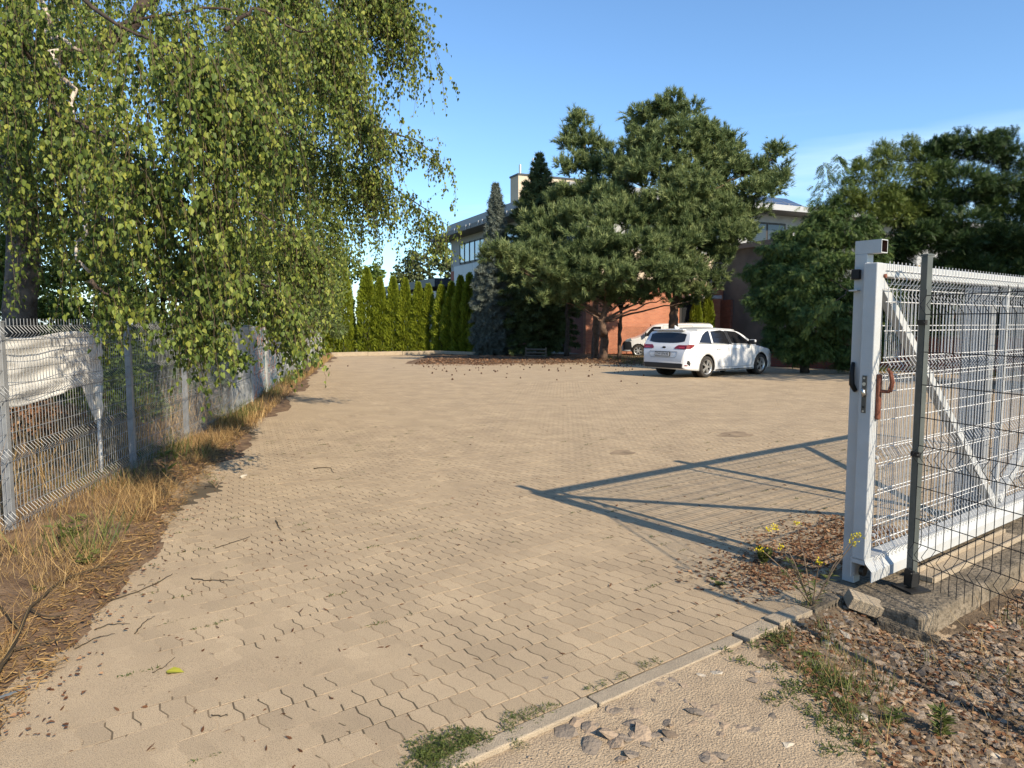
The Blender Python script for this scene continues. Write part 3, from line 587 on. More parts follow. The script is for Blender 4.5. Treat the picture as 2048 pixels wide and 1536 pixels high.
# ================================================================== BUILDINGS
BS = np.array([-.42, .9075, 0]); BF = np.array([.9075, .42, 0])           # along the shaded side (going away) and the sunlit front (going right)
BB = np.array([4.2, 40.7, 0]); BNS = -BF; BNF = np.array([.42, -.9075, 0])   # near corner, outward normals
bz0 = -.75; EAVE = 8.75
mb = thing('office_building', 'two-storey brick and grey-panelled office with wide flat eaves behind the pines', 'building', tuple(BB + [0, 0, bz0]))
SL, FL = 22.4, 34.0
def bp(s, f, z): return BB + BS*s + BF*f + np.array([0, 0, z])
def bbox(name, m, s0, s1, f0, f1, z0, z1, parent=mb, bevel=0):
    b = MB(); b.box(bp((s0+s1)/2, (f0+f1)/2, (z0+z1)/2), (s1-s0, f1-f0, z1-z0), [BS, BF, (0, 0, 1)]); return b.build(name, m, parent, bevel=bevel)
# side facade wall built round its openings: brick piers and lower brick, grey upper part
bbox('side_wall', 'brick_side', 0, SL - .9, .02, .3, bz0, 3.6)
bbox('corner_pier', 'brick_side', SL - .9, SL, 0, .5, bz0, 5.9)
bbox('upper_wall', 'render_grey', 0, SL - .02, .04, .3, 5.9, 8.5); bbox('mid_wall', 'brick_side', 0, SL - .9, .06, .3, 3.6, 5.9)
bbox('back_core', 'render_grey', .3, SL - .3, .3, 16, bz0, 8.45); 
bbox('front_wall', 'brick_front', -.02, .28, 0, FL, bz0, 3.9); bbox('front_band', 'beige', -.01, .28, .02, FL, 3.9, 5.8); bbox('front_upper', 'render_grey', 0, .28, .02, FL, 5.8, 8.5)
ev = bbox('eave', 'eave_brown', -1.5, SL + 1.6, -1.45, FL + .5, 8.5, 8.82)
bbox('parapet', 'roof_grey', 1.5, SL - .6, -.25, 6.5, 8.82, 9.75)
b = MB(); b.box(bp(SL - .2, .3, 9.3), (1.4, .9, .9), [BS, BF, (0, 0, 1)]); b.build('parapet_end', 'beige', mb)
for k in range(9):                                                              # eave brackets in pairs
    for q in (0, .75):
        s_ = 2 + k*2.45 + q
        if s_ < SL: b = MB(); b.box(bp(s_, -1.47, 8.70), (.07, .06, .30), [BS, BF, (0, 0, 1)]); b.build('eave_clip', 'eave_pale', ev)
bbox('gutter', 'eave_pale', -1.62, -1.502, -1.3, FL + .3, 8.52, 8.86)
def window(s0, s1, z0, z1, nmul, glass='win_glass'):
    w_ = bbox('window', 'win_frame', s0, s1, -.03, .035, z0, z1); 
    step = (s1 - s0)/nmul
    for k in range(nmul):
        bbox('pane', glass, s0 + k*step + .10, s0 + (k+1)*step - .10, -.05, -.032, z0 + .13, z1 - .13, w_)
    for k in range(nmul + 1):
        c = min(max(s0 + k*step, s0 + .05), s1 - .05); bbox('mullion', 'win_frame', c - .05, c + .05, -.085, -.031, z0, z1, w_)
    return w_
window(SL - 8.9, SL - 2.3, 6.35, 8.0, 6); window(5, 12, 6.35, 8.0, 6)
for k in range(6):                                                              # cladding boards between the storeys
    s1_ = SL - .95 - k*2.1; bbox('cladding_panel', 'clad_grey', s1_ - 2.075, s1_, -.06, .0, 4.02, 6.25)
window(SL - 8.9, SL - 2.3, 1.9, 3.85, 5, 'dark_glass'); window(3, 9.0, 3.9, 5.6, 4, 'dark_glass')
dr = bbox('door', 'door_blue', 2.6, 5.3, -.06, .015, -.55, 3.0); bbox('door_notice', 'plate_white', 3.3, 3.5, -.07, -.062, 1.45, 1.75, dr)
bbox('wall_lamp', 'plate_white', 9.5, 9.7, -.16, .015, 2.0, 2.25); bbox('plinth', 'panel_conc', -.06, SL, -.08, .01, bz0, -.2)
for f0 in (2.6, 7.2, 11.8): # front windows
    w_ = bbox('window', 'win_frame', -.04, -.005, f0, f0 + 3.2, 6.35, 8.0)
    for k in range(2): bbox('pane', 'dark_glass', -.06, -.042, f0 + .12 + k*1.55, f0 + 1.5 + k*1.55, 6.5, 7.87, w_)
w_ = bbox('window', 'win_frame', -.05, -.022, 6.6, 8.6, 1.0, 2.9); bbox('pane', 'dark_glass', -.07, -.052, 6.75, 8.45, 1.15, 2.75, w_)
bbox('window_sill', 'eave_pale', -.2, -.03, 6.5, 8.7, .85, .98, w_); bbox('canopy', 'eave_pale', -.9, -.02, 6.4, 9.1, 3.05, 3.25)
tz = P(1036, 350, 50)[2]; tw = bbox('roof_tower', 'beige', 10.0, 11.3, .48, 6.4, 8.8, tz); bbox('tower_coping', 'dark_fascia', 9.94, 11.36, .42, 6.46, tz, tz + .12)
for s_, f_, h in ((10.6, .9, .75), (10.6, 1.9, 1.3)):
    b = MB(); b.tube([bp(s_, f_, tz + .1), bp(s_, f_, tz + .1 + h)], .09 if h < 1 else .05, 8); b.build('flue', 'steel', mb)
# solar panels on a tilted rack above the right-hand eave
for i in range(5):
    for j in range(2):
        c = bp(.9 + j*1.25, 12.6 + i*1.16, 9.35 + j*.58); ax = [norm(BF), norm(BS*.9 + np.array([0, 0, .42])), norm(np.cross(BF, BS*.9 + np.array([0, 0, .42])))]
        b = MB(); b.box(c, (1.12, 1.34, .04), ax); pn = b.build('solar_panel', 'solar', mb)
        b = MB()
        for q in (-.56, .56): b.box(c + ax[0]*q, (.035, 1.36, .055), ax)
        for q in (-.67, .67): b.box(c + ax[1]*q, (1.14, .035, .055), ax)
        b.build('panel_frame', 'solar_frame', pn)
for i in range(6): b = MB(); b.box(bp(1.6, 12.1 + i*1.16, 9.1), (2.6, .06, .5), [BS, BF, (0, 0, 1)]); b.build('panel_rack', 'solar_frame', mb)

# side wing running towards the yard, tree shade put into its plaster colour
wg = thing('plaster_wing', 'low wing with grey plaster coloured darker for shade and a brick corner pier', 'building', tuple(bp(-.1, 9.6, 0)))
def wbox(name, m, s0, s1, f0, f1, z0, z1, parent=wg): return bbox(name, m, s0, s1, f0, f1, z0, z1, parent)
wbox('plaster_wall', 'plaster_shaded', -8.6, -.06, 9.95, 16, bz0, 6.0); wbox('brick_pier', 'brick_wing', -.95, -.05, 9.75, 9.94, bz0, 3.0)
wbox('roof_slab', 'eave_brown', -8.9, -.07, 9.5, 16.2, 6.0, 6.3)
wbox('wall_patch', 'render_grey', -7.6, -4.4, 9.915, 9.948, .9, 2.9)

# white building far behind the thuja hedge
fb = thing('white_flat_building', 'white flat-roofed building with dark fascia beyond the thuja hedge', 'building', (-9, 72, gz(72)))
c0 = P(871, 560, 66); d1 = norm(np.array([-.42, .9075, 0])); d2 = np.array([d1[1], -d1[0], 0]); h1 = c0[2]
b = MB(); b.box(np.array([c0[0], c0[1], 0]) + d1*9 + d2*5 + [0, 0, h1/2 - .8], (18, 10, h1 - .4), [d1, d2, (0, 0, 1)]); b.build('wall', 'white_wall', fb)
b = MB(); b.box(np.array([c0[0], c0[1], 0]) + d1*9 + d2*5 + [0, 0, h1 - .2], (18.3, 10.3, .75), [d1, d2, (0, 0, 1)]); b.build('fascia', 'dark_fascia', fb)

# low brick wall under the weeping conifers
a0, a1 = G(1545, 733), G(1745, 741); dd = norm((a1 - a0)*[1, 1, 0]); a1 = a1 + dd*9; nn = np.array([dd[1], -dd[0], 0])
lw = thing('low_brick_wall', 'low dark red brick garden wall beneath the drooping conifers', 'wall', tuple(a0))
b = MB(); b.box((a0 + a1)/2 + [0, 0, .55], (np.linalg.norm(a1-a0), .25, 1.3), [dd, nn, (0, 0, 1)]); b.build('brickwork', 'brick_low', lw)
b = MB(); b.box((a0 + a1)/2 + [0, 0, 1.23], (np.linalg.norm(a1-a0) + .06, .33, .06), [dd, nn, (0, 0, 1)]); b.build('coping', 'old_conc', lw, bevel=.01)

# kerb in front of the thujas, chain-link fence before the sunlit wall, odds and ends under the pines
def run(name, label, cat, pxs, h, wdt, m, dz=0):
    o = thing(name, label, cat, tuple(G(*pxs[0])))
    for i in range(len(pxs) - 1):
        p, q = G(*pxs[i]), G(*pxs[i+1]); d = norm((q-p)*[1, 1, 0]); L_ = np.linalg.norm((q-p)[:2]); kN = max(1, int(L_/2.0))
        for k in range(kN):
            c = p + (q-p)*(k+.5)/kN; b = MB(); b.box(c + [0, 0, h/2 + dz], (L_/kN - .015, wdt, h), [d, (-d[1], d[0], 0), (0, 0, 1)]); b.build('kerb_stone', m, o, bevel=.01)
    return o
run('hedge_kerb', 'low concrete kerb along the foot of the thuja hedge', 'kerb', [(662, 713), (870, 709), (965, 712)], .22, .12, 'kerb_conc')
ch = thing('chain_link_fence', 'rusty chain-link fence with thin posts before the sunlit brick wall', 'fence', tuple(G(1040, 708)))
cps = [G(1030, 712), G(1062, 711), G(1190, 711), G(1238, 712), G(1300, 710)]
for p in cps + [P(1236, 720, 33) * [1, 1, 0] + [0, 0, gz(33)]]:
    b = MB(); b.tube([p, p + [0, 0, 1.75]], .03, 6); b.build('post', 'rust_dark', ch)
for p, q in zip(cps[2:-1], cps[3:]):
    b = MB(); L_ = np.linalg.norm((q-p)[:2]); d = norm((q-p)*[1, 1, 0]); st = .09
    for k in np.arange(-1.5, L_, st):
        for sg in (1, -1):
            x0, x1 = k, k + 1.5; t0, t1 = max(0, -x0/1.5), min(1, (L_-x0)/1.5)
            if t1 <= t0: continue
            za, zb_ = (t0, t1) if sg > 0 else (1-t0, 1-t1)
            b.tube([p + d*(x0 + t0*1.5) + [0, 0, .1 + 1.5*za], p + d*(x0 + t1*1.5) + [0, 0, .1 + 1.5*zb_]], .0035, 3, False)
    b.build('chain_link', 'rust_dark', ch)
p = G(1086, 709); b = MB(); b.tube([p, p + [0, 0, 2.75]], .045, 8); o = b.build('red_pole', 'pole_red'); tag(o, 'thin red metal pole standing among the dark trunks', 'pole')
o.location = (0, 0, 0)
rk = thing('wooden_rack', 'low old wooden rail rack on the litter under the trees', 'rack', tuple(G(1075, 718)))
p = G(1052, 718); q = G(1092, 719)
for k in range(3): b = MB(); b.tube([p + [0, 0, .15 + .16*k], q + [0, 0, .15 + .16*k]], .045, 4); b.build('rail', 'wood_old', rk)
for e_ in (p, q): b = MB(); b.box(e_ + [0, .06, .27], (.08, .08, .6)); b.build('upright', 'wood_old', rk)

# ================================================================== VEHICLES
def smooth_interp(xs_, ys_, x):
    xs_ = np.asarray(xs_, float); ys_ = np.asarray(ys_, float); d = np.diff(ys_)/np.diff(xs_); m = np.zeros(len(xs_)); m[1:-1] = np.where(d[:-1]*d[1:] > 0, 2*d[:-1]*d[1:]/(d[:-1]+d[1:]+1e-9), 0); m[0] = d[0]; m[-1] = d[-1]
    x = np.clip(x, xs_[0], xs_[-1]); i = np.clip(np.searchsorted(xs_, x, side='right')-1, 0, len(xs_)-2); h = xs_[i+1]-xs_[i]; t = (x-xs_[i])/h
    return (2*t**3-3*t**2+1)*ys_[i] + (t**3-2*t**2+t)*h*m[i] + (-2*t**3+3*t**2)*ys_[i+1] + (t**3-t**2)*h*m[i+1]
class Shell:
    """vehicle body as a height field: x from tail (0) to nose, top line T, half width W, belt Bz, tumblehome tb"""
    def __init__(s, T, W, Bt, Bz, tb, crown, xs): s.T, s.W, s.Bt, s.Bz, s.tb, s.cr, s.xs = T, W, Bt, Bz, tb, crown, np.array(xs)
    def top(s, x): return smooth_interp(*s.T, x)
    def bot(s, x): return smooth_interp(*s.Bt, x)
    def Y(s, x, z):
        w_ = smooth_interp(*s.W, x); bz = smooth_interp(*s.Bz, x); f = np.where(z < bz, 1 - .05*np.clip((.62 - z)/.45, 0, 1)**2 - .012*np.clip((z-.62)/.4, 0, 1), 0)
        hi = .988 - s.tb*np.clip(z - bz, 0, 2) - .10*np.clip(z - bz, 0, 2)**2
        return w_*np.where(z < bz, f, hi)
    def edge(s, x): return s.top(x) - smooth_interp(*s.cr, x)
    def Zt(s, x, y):
        ze = s.edge(x); ye = s.Y(x, ze); return ze + (s.top(x) - ze)*(1 - np.clip(np.abs(y)/ye, 0, 1)**2.6)
    def Xrear(s, y, z):
        xg = np.linspace(s.xs[0], s.xs[0] + .6, 400); zz = s.Zt(xg, np.full_like(xg, y)); zz = np.maximum.accumulate(zz); return np.interp(z, zz, xg)
    def mesh(s, nz=16, ny=9):
        rows = []
        for x in s.xs:
            ze = float(s.edge(x)); zb = min(float(s.bot(x)), ze - .01); z = zb + (ze - zb)*np.linspace(0, 1, nz); y = s.Y(np.full(nz, x), z)
            ye = y[-1]; yy = ye*np.cos(np.linspace(0, np.pi/2, ny))[1:]; zt = s.Zt(np.full(ny-1, x), yy)
            half = np.concatenate([np.stack([y, z], -1), np.stack([yy, zt], -1)])
            full = np.concatenate([half * [-1, 1], half[:-1][::-1]]); rows.append(np.concatenate([np.full((len(full), 1), x), full], 1))
        V = np.array(rows); r, c, _ = V.shape; idx = np.arange(r*c).reshape(r, c); Fs = []
        for i in range(r-1):
            for j in range(c): Fs.append((idx[i, j], idx[i+1, j], idx[i+1, (j+1) % c], idx[i, (j+1) % c]))
        Fs.append(tuple(idx[0])); Fs.append(tuple(idx[-1][::-1]))
        return V.reshape(-1, 3), Fs
def side_patch(sh, outline_xz, side, eps=.006, n=14):
    """fill an outline given in side view, lying on the body side"""
    o = np.array(outline_xz); zlo, zhi = o[:, 1].min(), o[:, 1].max(); V = []; Fs = []
    zs = np.linspace(zlo + 1e-4, zhi - 1e-4, n)
    for z in zs:
        xsx = []
        for a, b in zip(o, np.roll(o, -1, 0)):
            if (a[1] - z)*(b[1] - z) <= 0 and abs(a[1]-b[1]) > 1e-6: xsx.append(a[0] + (z-a[1])/(b[1]-a[1])*(b[0]-a[0]))
        x0, x1 = min(xsx), max(xsx)
        for t in np.linspace(0, 1, 12):
            x = x0 + (x1-x0)*t; V.append((x, side*(float(sh.Y(x, z)) + eps), z))
    for i in range(n-1):
        for j in range(11):
            a = i*12 + j; f = (a, a+1, a+13, a+12); Fs.append(f if side < 0 else f[::-1])
    return V, Fs
def strip(sh, pts, side, wd=.008, eps=.003):
    p = np.array(pts); t = np.gradient(p, axis=0); t /= np.linalg.norm(t, axis=1)[:, None]; q = np.stack([-t[:, 1], t[:, 0]], -1)*wd/2
    V = []; 
    for a, b in zip(p - q, p + q):
        for e in (a, b): V.append((e[0], side*(float(sh.Y(e[0], e[1])) + eps), e[1]))
    Fs = [(2*i, 2*i+1, 2*i+3, 2*i+2) for i in range(len(p)-1)]; return V, [f if side > 0 else f[::-1] for f in Fs]
def rear_patch(sh, ys_, zf0, zf1, eps=.006, nz=8):
    V = []; Fs = []; n = len(ys_)
    for i in range(nz):
        t = i/(nz-1)
        for y in ys_:
            z = zf0(y)*(1-t) + zf1(y)*t; V.append((sh.Xrear(y, z) - eps, y, z + eps*.3))
    for i in range(nz-1):
        for j in range(n-1): a = i*n + j; Fs.append((a, a+n, a+n+1, a+1))
    return V, Fs
def revolve(prof, n=40):
    V = []; Fs = []; m = len(prof)
    for k in range(n):
        a = 2*np.pi*k/n
        for r_, y in prof: V.append((r_*math.cos(a), y, r_*math.sin(a)))
    for k in range(n):
        for j in range(m-1): Fs.append((k*m+j, k*m+j+1, ((k+1) % n)*m+j+1, ((k+1) % n)*m+j))
    return V, Fs
def local_obj(name, V, Fs, m, parent, smooth=False, bevel=0):
    b = MB(); b.add(V, Fs); o = obj(name, b.mesh(name, smooth), m, parent, world=False)
    if bevel: q = o.modifiers.new('bevel', 'BEVEL'); q.width = bevel; q.segments = 2; q.limit_method = 'ANGLE'
    return o
def wheel(parent, x, y, r_, side, spokes, w_=.2):
    o = bpy.data.objects.new('wheel', None); link(o, parent); o.location = (x, y, r_)
    s = side
    local_obj('tyre', *revolve([(r_*.68, -s*w_/2), (r_*.9, -s*w_/2), (r_*.98, -s*w_*.38), (r_, -s*w_*.2), (r_, s*w_*.2), (r_*.98, s*w_*.38), (r_*.9, s*w_/2), (r_*.68, s*w_*.47)]), 'rubber', o, True)
    V, Fs = revolve([(r_*.70, s*w_*.44), (r_*.66, s*w_*.46), (r_*.62, s*w_*.36), (r_*.58, s*w_*.15)]); local_obj('rim', V, Fs, 'wheel_alloy', o, True)
    local_obj('brake_disc', *revolve([(.001, s*w_*.05), (r_*.58, s*w_*.05)]), 'car_black', o)
    b = MB()
    for k in range(spokes):
        a = 2*np.pi*k/spokes; d = np.array([math.cos(a), 0, math.sin(a)]); q = np.array([-math.sin(a), 0, math.cos(a)])
        for sp in (-.05, .05):
            b.box(d*r_*.38 + q*r_*sp*1.2 + np.array([0, s*w_*.36, 0]), (r_*.56, .018, r_*.075), [norm(d + q*sp*1.5), (0, 1, 0), norm(q - d*sp*1.5)])
    b.tube([(0, s*w_*.30, 0), (0, s*w_*.42, 0)], r_*.16, 14); obj('spokes', b.mesh('spokes'), 'wheel_alloy', o, world=False)
def cut_arches(o, axles, r_, yin, yout, zc):
    cs_ = []
    for x in axles:
        for s in (-1, 1):
            b = MB(); b.tube([(x, s*yin, zc), (x, s*yout, zc)], r_, 36); me = b.mesh('cut'); bmx = bmesh.new(); bmx.from_mesh(me); bmesh.ops.recalc_face_normals(bmx, faces=bmx.faces); bmx.to_mesh(me); bmx.free()
            c = bpy.data.objects.new('cut', me); COL.objects.link(c); cs_.append(c); m = o.modifiers.new('c', 'BOOLEAN'); m.object = c; m.operation = 'DIFFERENCE'; m.solver = 'EXACT'
    par = o.parent; o.parent = None
    bpy.context.view_layer.update(); dg = bpy.context.evaluated_depsgraph_get(); nm = bpy.data.meshes.new_from_object(o.evaluated_get(dg)); o.modifiers.clear(); o.data = nm; o.parent = par
    for c in cs_: bpy.data.objects.remove(c)
def textmesh(txt, size):
    cu = bpy.data.curves.new('t', 'FONT'); cu.body = txt; cu.size = size; cu.align_x = 'CENTER'; cu.align_y = 'CENTER'; cu.extrude = .0005
    o = bpy.data.objects.new('t', cu); COL.objects.link(o); bpy.context.view_layer.update(); dg = bpy.context.evaluated_depsgraph_get(); me = bpy.data.meshes.new_from_object(o.evaluated_get(dg)); bpy.data.objects.remove(o); return me
# ---- white estate car
hd_ = norm(np.array([.80, .60, 0])); rt = np.array([hd_[1], -hd_[0], 0]); rw = G(1410, 755); AXR, WB = .96, 2.65
org = rw - hd_*AXR - rt*.80; org[2] = gz(22) + .01
car = thing('estate_car', 'white estate car parked at an angle beside the conifers, seen from behind', 'car', tuple(org), rz=math.atan2(hd_[1], hd_[0]))
sh = Shell(T=([0, .015, .05, .09, .14, .22, .30, .36, .5, .9, 1.5, 2.1, 2.5, 2.75, 3.05, 3.35, 3.6, 4.0, 4.3, 4.48, 4.57, 4.60], [.52, .70, .84, .93, 1.00, 1.17, 1.335, 1.405, 1.43, 1.455, 1.47, 1.46, 1.42, 1.335, 1.165, 1.01, .965, .90, .80, .68, .55, .46]),
           W=([0, .03, .10, .25, .6, 1.2, 2.5, 3.6, 4.0, 4.3, 4.5, 4.6], [.70, .76, .82, .872, .898, .90, .90, .89, .86, .78, .64, .50]),
           Bt=([0, .1, .5, 1.0, 3.5, 4.2, 4.6], [.33, .27, .22, .19, .18, .2, .28]), Bz=([0, .5, 1.5, 3.3, 4.6], [1.01, 1.0, .965, .925, .90]), tb=.40,
           crown=([0, .1, .3, .5, 1, 2.4, 2.9, 3.4, 4.2, 4.6], [.05, .06, .07, .075, .075, .075, .09, .10, .11, .06]),
           xs=np.concatenate([[0, .004, .01, .02, .035, .05, .07, .09, .115, .14, .18, .22, .26, .30, .33, .36, .40, .45, .52], np.linspace(.6, 4.3, 60), [4.36, 4.42, 4.48, 4.53, 4.57, 4.59, 4.60]]))
body = local_obj('body', *sh.mesh(), 'car_white', car, True); cut_arches(body, (AXR, AXR + WB), .365, .55, 1.1, .33)
body.data.polygons.foreach_set('use_smooth', np.ones(len(body.data.polygons), dtype=bool)); body.data.update()
for x in (AXR, AXR + WB):
    for s in (-1, 1):
        b = MB(); th = np.linspace(-.35, np.pi + .35, 22); V = []; 
        for a in th:
            for yy in (.56, .865): V.append((x + .36*math.cos(a), s*yy, .33 + .36*math.sin(a)))
        b.add(V, [(2*i, 2*i+1, 2*i+3, 2*i+2) for i in range(21)]); b.tube([(x, s*.55, .33), (x, s*.565, .33)], .36, 20); obj('wheel_arch', b.mesh('wheel_arch'), 'black', car, world=False)
        wheel(car, x, s*.775, .318, s, 5 if True else 5)
bt = lambda x: float(smooth_interp(*sh.Bz, x))
for s in (-1, 1):
    q1 = [(.55, 1.02), (.72, 1.015), (1.12, 1.005), (1.14, 1.375), (1.02, 1.36), (.80, 1.25)]
    q2 = [(1.21, 1.0), (1.97, .985), (1.86, 1.37), (1.70, 1.385), (1.22, 1.38)]
    q3 = [(2.09, .985), (3.02, .965), (3.04, .985), (2.62, 1.25), (2.40, 1.345), (2.00, 1.368)]
    for nm, q in (('quarter_window', q1), ('rear_window', q2), ('front_window', q3)): local_obj(nm, *side_patch(sh, q, s), 'car_glass', car, True)
    trim = [(.53, 1.005), (1.2, .99), (2.05, .972), (3.06, .95)]
    local_obj('window_trim', *strip(sh, [(x, np.interp(x, [p[0] for p in trim], [p[1] for p in trim])) for x in np.linspace(.53, 3.06, 20)], s, .018, .007), 'car_black', car)
    local_obj('pillar_cover', *side_patch(sh, [(1.98, .98), (2.08, .98), (1.99, 1.37), (1.87, 1.37)], s, .007), 'car_black', car)
    for pts in ([(1.16, .96), (1.20, .80), (1.30, .62), (1.42, .45), (1.50, .34), (1.60, .30)], [(2.05, .96), (2.06, .6), (2.08, .3)], [(3.03, .94), (3.10, .75), (3.12, .5), (3.08, .3)], [(1.60, .30), (2.4, .285), (3.08, .30)], [(.12, .72), (.35, .66), (.62, .60)]):
        pp_ = np.array(pts); tt = np.linspace(0, len(pts)-1, 16); pl = np.stack([np.interp(tt, range(len(pts)), pp_[:, k]) for k in (0, 1)], -1); local_obj('panel_gap', *strip(sh, pl, s, .008), 'car_seam', car)
    for x in (1.36, 2.22):
        b = MB(); y0 = float(sh.Y(x, .83)); b.box((x + .1, s*(y0 + .018), .835), (.22, .02, .028)); b.box((x + .01, s*(y0 + .006), .835), (.03, .03, .028)); b.box((x + .19, s*(y0 + .006), .835), (.03, .03, .028)); o = obj('door_handle', b.mesh('door_handle'), 'car_white', car, world=False)
    b = MB(); b.box((2.93, s*1.005, 1.02), (.12, .20, .13)); b.box((2.95, s*.90, .985), (.08, .10, .04)); o = obj('wing_mirror', b.mesh('wing_mirror'), 'car_black', car, world=False); q = o.modifiers.new('b', 'BEVEL'); q.width = .03; q.segments = 3
    b = MB(); b.box((2.955, s*1.008, 1.05), (.11, .205, .09)); o = obj('mirror_cap', b.mesh('mirror_cap'), 'car_white', car, world=False); q = o.modifiers.new('b', 'BEVEL'); q.width = .03; q.segments = 3
    # tail lamp: rear part and the part that wraps round the side
    ys_ = np.linspace(.40, .80, 9); V1, F1 = rear_patch(sh, ys_*s if s > 0 else -ys_[::-1]*1.0, lambda y: .845 - .0*abs(y) + .02*(.8-abs(y)), lambda y: .865 + .10*min(1, (abs(y)-.36)/.12), .008)
    V2, F2 = side_patch(sh, [(.07, .86), (.20, .86), (.34, .93), (.36, .975), (.14, .985), (.09, .96)], s, .007)
    b = MB(); b.add(V1, F1); b.add(V2, F2); lamp = obj('tail_lamp', b.mesh('tail_lamp'), 'tail_red', car, world=False)
    V1, F1 = rear_patch(sh, (np.linspace(.55, .76, 6)*s if s > 0 else -np.linspace(.55, .76, 6)[::-1]), lambda y: .875, lambda y: .90, .012, 3); local_obj('lamp_strip', V1, F1, 'tail_bright', lamp)
    local_obj('bumper_vent', *side_patch(sh, [(.10, .44), (.20, .36), (.215, .44), (.17, .52), (.12, .53)], s, .006), 'car_black', car)
    local_obj('rear_reflector', *side_patch(sh, [(.05, .37), (.13, .365), (.13, .395), (.05, .40)], s, .008), 'tail_red', car)
    local_obj('side_skirt', *side_patch(sh, [(1.36, .205), (3.2, .20), (3.2, .225), (1.36, .23)], s, .004), 'car_black', car)
    local_obj('head_lamp', *side_patch(sh, [(4.12, .70), (4.40, .62), (4.42, .68), (4.2, .78)], s, .006), 'car_glass', car, True)
    b = MB(); rp = [(x, s*(float(sh.Y(x, float(sh.edge(x)))) - .02), float(sh.edge(x)) + .025) for x in np.linspace(.62, 2.4, 14)]; b.tube(rp, .014, 6); obj('roof_rail', b.mesh('roof_rail', True), 'car_white', car, world=False)
yy = np.linspace(-.66, .66, 15); local_obj('rear_screen', *rear_patch(sh, yy, lambda y: 1.02 + .05*(abs(y)/.66)**4, lambda y: 1.315 - .015*(y/.66)**2 - .03*(abs(y)/.66)**6, .005, 12), 'car_glass', car, True)
b = MB(); b.box((.30, 0, 1.40), (.16, 1.12, .035)); o = obj('spoiler', b.mesh('spoiler'), 'car_white', car, world=False); q = o.modifiers.new('b', 'BEVEL'); q.width = .015; q.segments = 2
b = MB(); fx = .62; b.add([(fx-.1, -.02, 1.44), (fx+.1, -.02, 1.445), (fx+.1, .02, 1.445), (fx-.1, .02, 1.44), (fx-.1, 0, 1.53), (fx-.05, 0, 1.52)], [(0, 1, 5, 4), (2, 3, 4, 5), (1, 2, 5), (3, 0, 4)]); obj('roof_antenna', b.mesh('roof_antenna'), 'car_white', car, world=False)
yy = np.linspace(-.70, .70, 15); local_obj('bumper_lower', *rear_patch(sh, yy, lambda y: .345, lambda y: .44, .004, 5), 'car_black', car, True)
V = [(-.010, y_, z_) for y_, z_ in ((-.72, .44), (.72, .44), (.70, .30), (-.70, .30))]; Vb = [(.12, y_, z_) for y_, z_ in ((-.78, .43), (.78, .43), (.78, .28), (-.78, .28))]
local_obj('bumper_insert', V + Vb, [(0, 3, 2, 1), (0, 1, 5, 4), (3, 7, 6, 2), (0, 4, 7, 3), (1, 2, 6, 5)], 'car_black', car, bevel=.01)
px_ = -.012; pl = local_obj('number_plate_holder', *MB().box((px_ + .012, 0, .70), (.03, .56, .135)).__dict__.values() if False else (np.concatenate(MB().box((px_ + .012, 0, .70), (.03, .56, .135)).V), MB().box((0, 0, 0), (1, 1, 1)).F), 'car_black', car)
local_obj('number_plate', np.concatenate(MB().box((px_ - .005, 0, .70), (.006, .52, .105)).V), MB().box((0, 0, 0), (1, 1, 1)).F, 'plate_white', car)
tm = textmesh('DW 0FK90', .105); Vt = np.array([v.co[:] for v in tm.vertices]); Vt = np.stack([np.full(len(Vt), px_ - .0095) + 0*Vt[:, 2], -Vt[:, 0]*.92, .70 + Vt[:, 1]], -1)
local_obj('plate_lettering', Vt, [tuple(p.vertices) for p in tm.polygons], 'ink', car)
xr = lambda y, z: float(sh.Xrear(y, z))
b = MB(); th = np.linspace(0, 2*np.pi, 21)[:-1]; V = [(xr(0, .89) - .012, .065*math.cos(a), .89 + .032*math.sin(a)) for a in th]; V += [(v[0] + .02, v[1], v[2]) for v in V]
b.add(V, [tuple(range(20)), ] + [(i, 20+i, 20+(i+1) % 20, (i+1) % 20) for i in range(20)]); obj('tailgate_badge', b.mesh('badge'), 'car_glass', car, world=False)
for zz, y0, y1 in ((.775, -.52, .52), (.60, -.45, .45)):
    b = MB(); b.tube([(xr(y, zz) - .004, y, zz) for y in np.linspace(y0, y1, 12)], .004, 4); obj('tailgate_crease', b.mesh('crease'), 'car_seam', car, world=False)
for s in (-1, 1):
    b = MB(); b.tube([(xr(s*a, z) - .004, s*a, z) for a, z in ((.52, .775), (.52, .70), (.48, .62), (.45, .60))], .004, 4); obj('tailgate_crease', b.mesh('crease'), 'car_seam', car, world=False)
# ---- white van behind the pine trunk, nose to the left
vh = norm(np.array([-.985, .17, 0])); vw = G(1282, 713); vorg = vw + np.array([vh[1], -vh[0], 0])*(-.88); vorg = vw - vh*3.9; vorg = vorg + np.array([0, .88, 0]); vorg[2] = gz(38) - .02
van = thing('white_van', 'white van with black front bumper parked behind the pine trunk', 'van', tuple(vorg), rz=math.atan2(vh[1], vh[0]))
sv_ = Shell(T=([0, .02, .06, .2, 1.0, 2.6, 3.05, 3.3, 3.8, 4.1, 4.5, 4.72, 4.8], [.6, 1.4, 1.72, 1.80, 1.82, 1.80, 1.74, 1.62, 1.20, 1.06, .95, .75, .5]), W=([0, .1, .4, 3.2, 4.2, 4.6, 4.8], [.86, .92, .94, .94, .88, .76, .55]),
            Bt=([0, 4.8], [.3, .28]), Bz=([0, 4.8], [1.05, 1.0]), tb=.16, crown=([0, 3, 3.6, 4.8], [.07, .08, .12, .07]), xs=np.concatenate([[0, .01, .02, .04, .06, .1, .15, .2], np.linspace(.3, 4.5, 46), [4.6, 4.7, 4.76, 4.8]]))
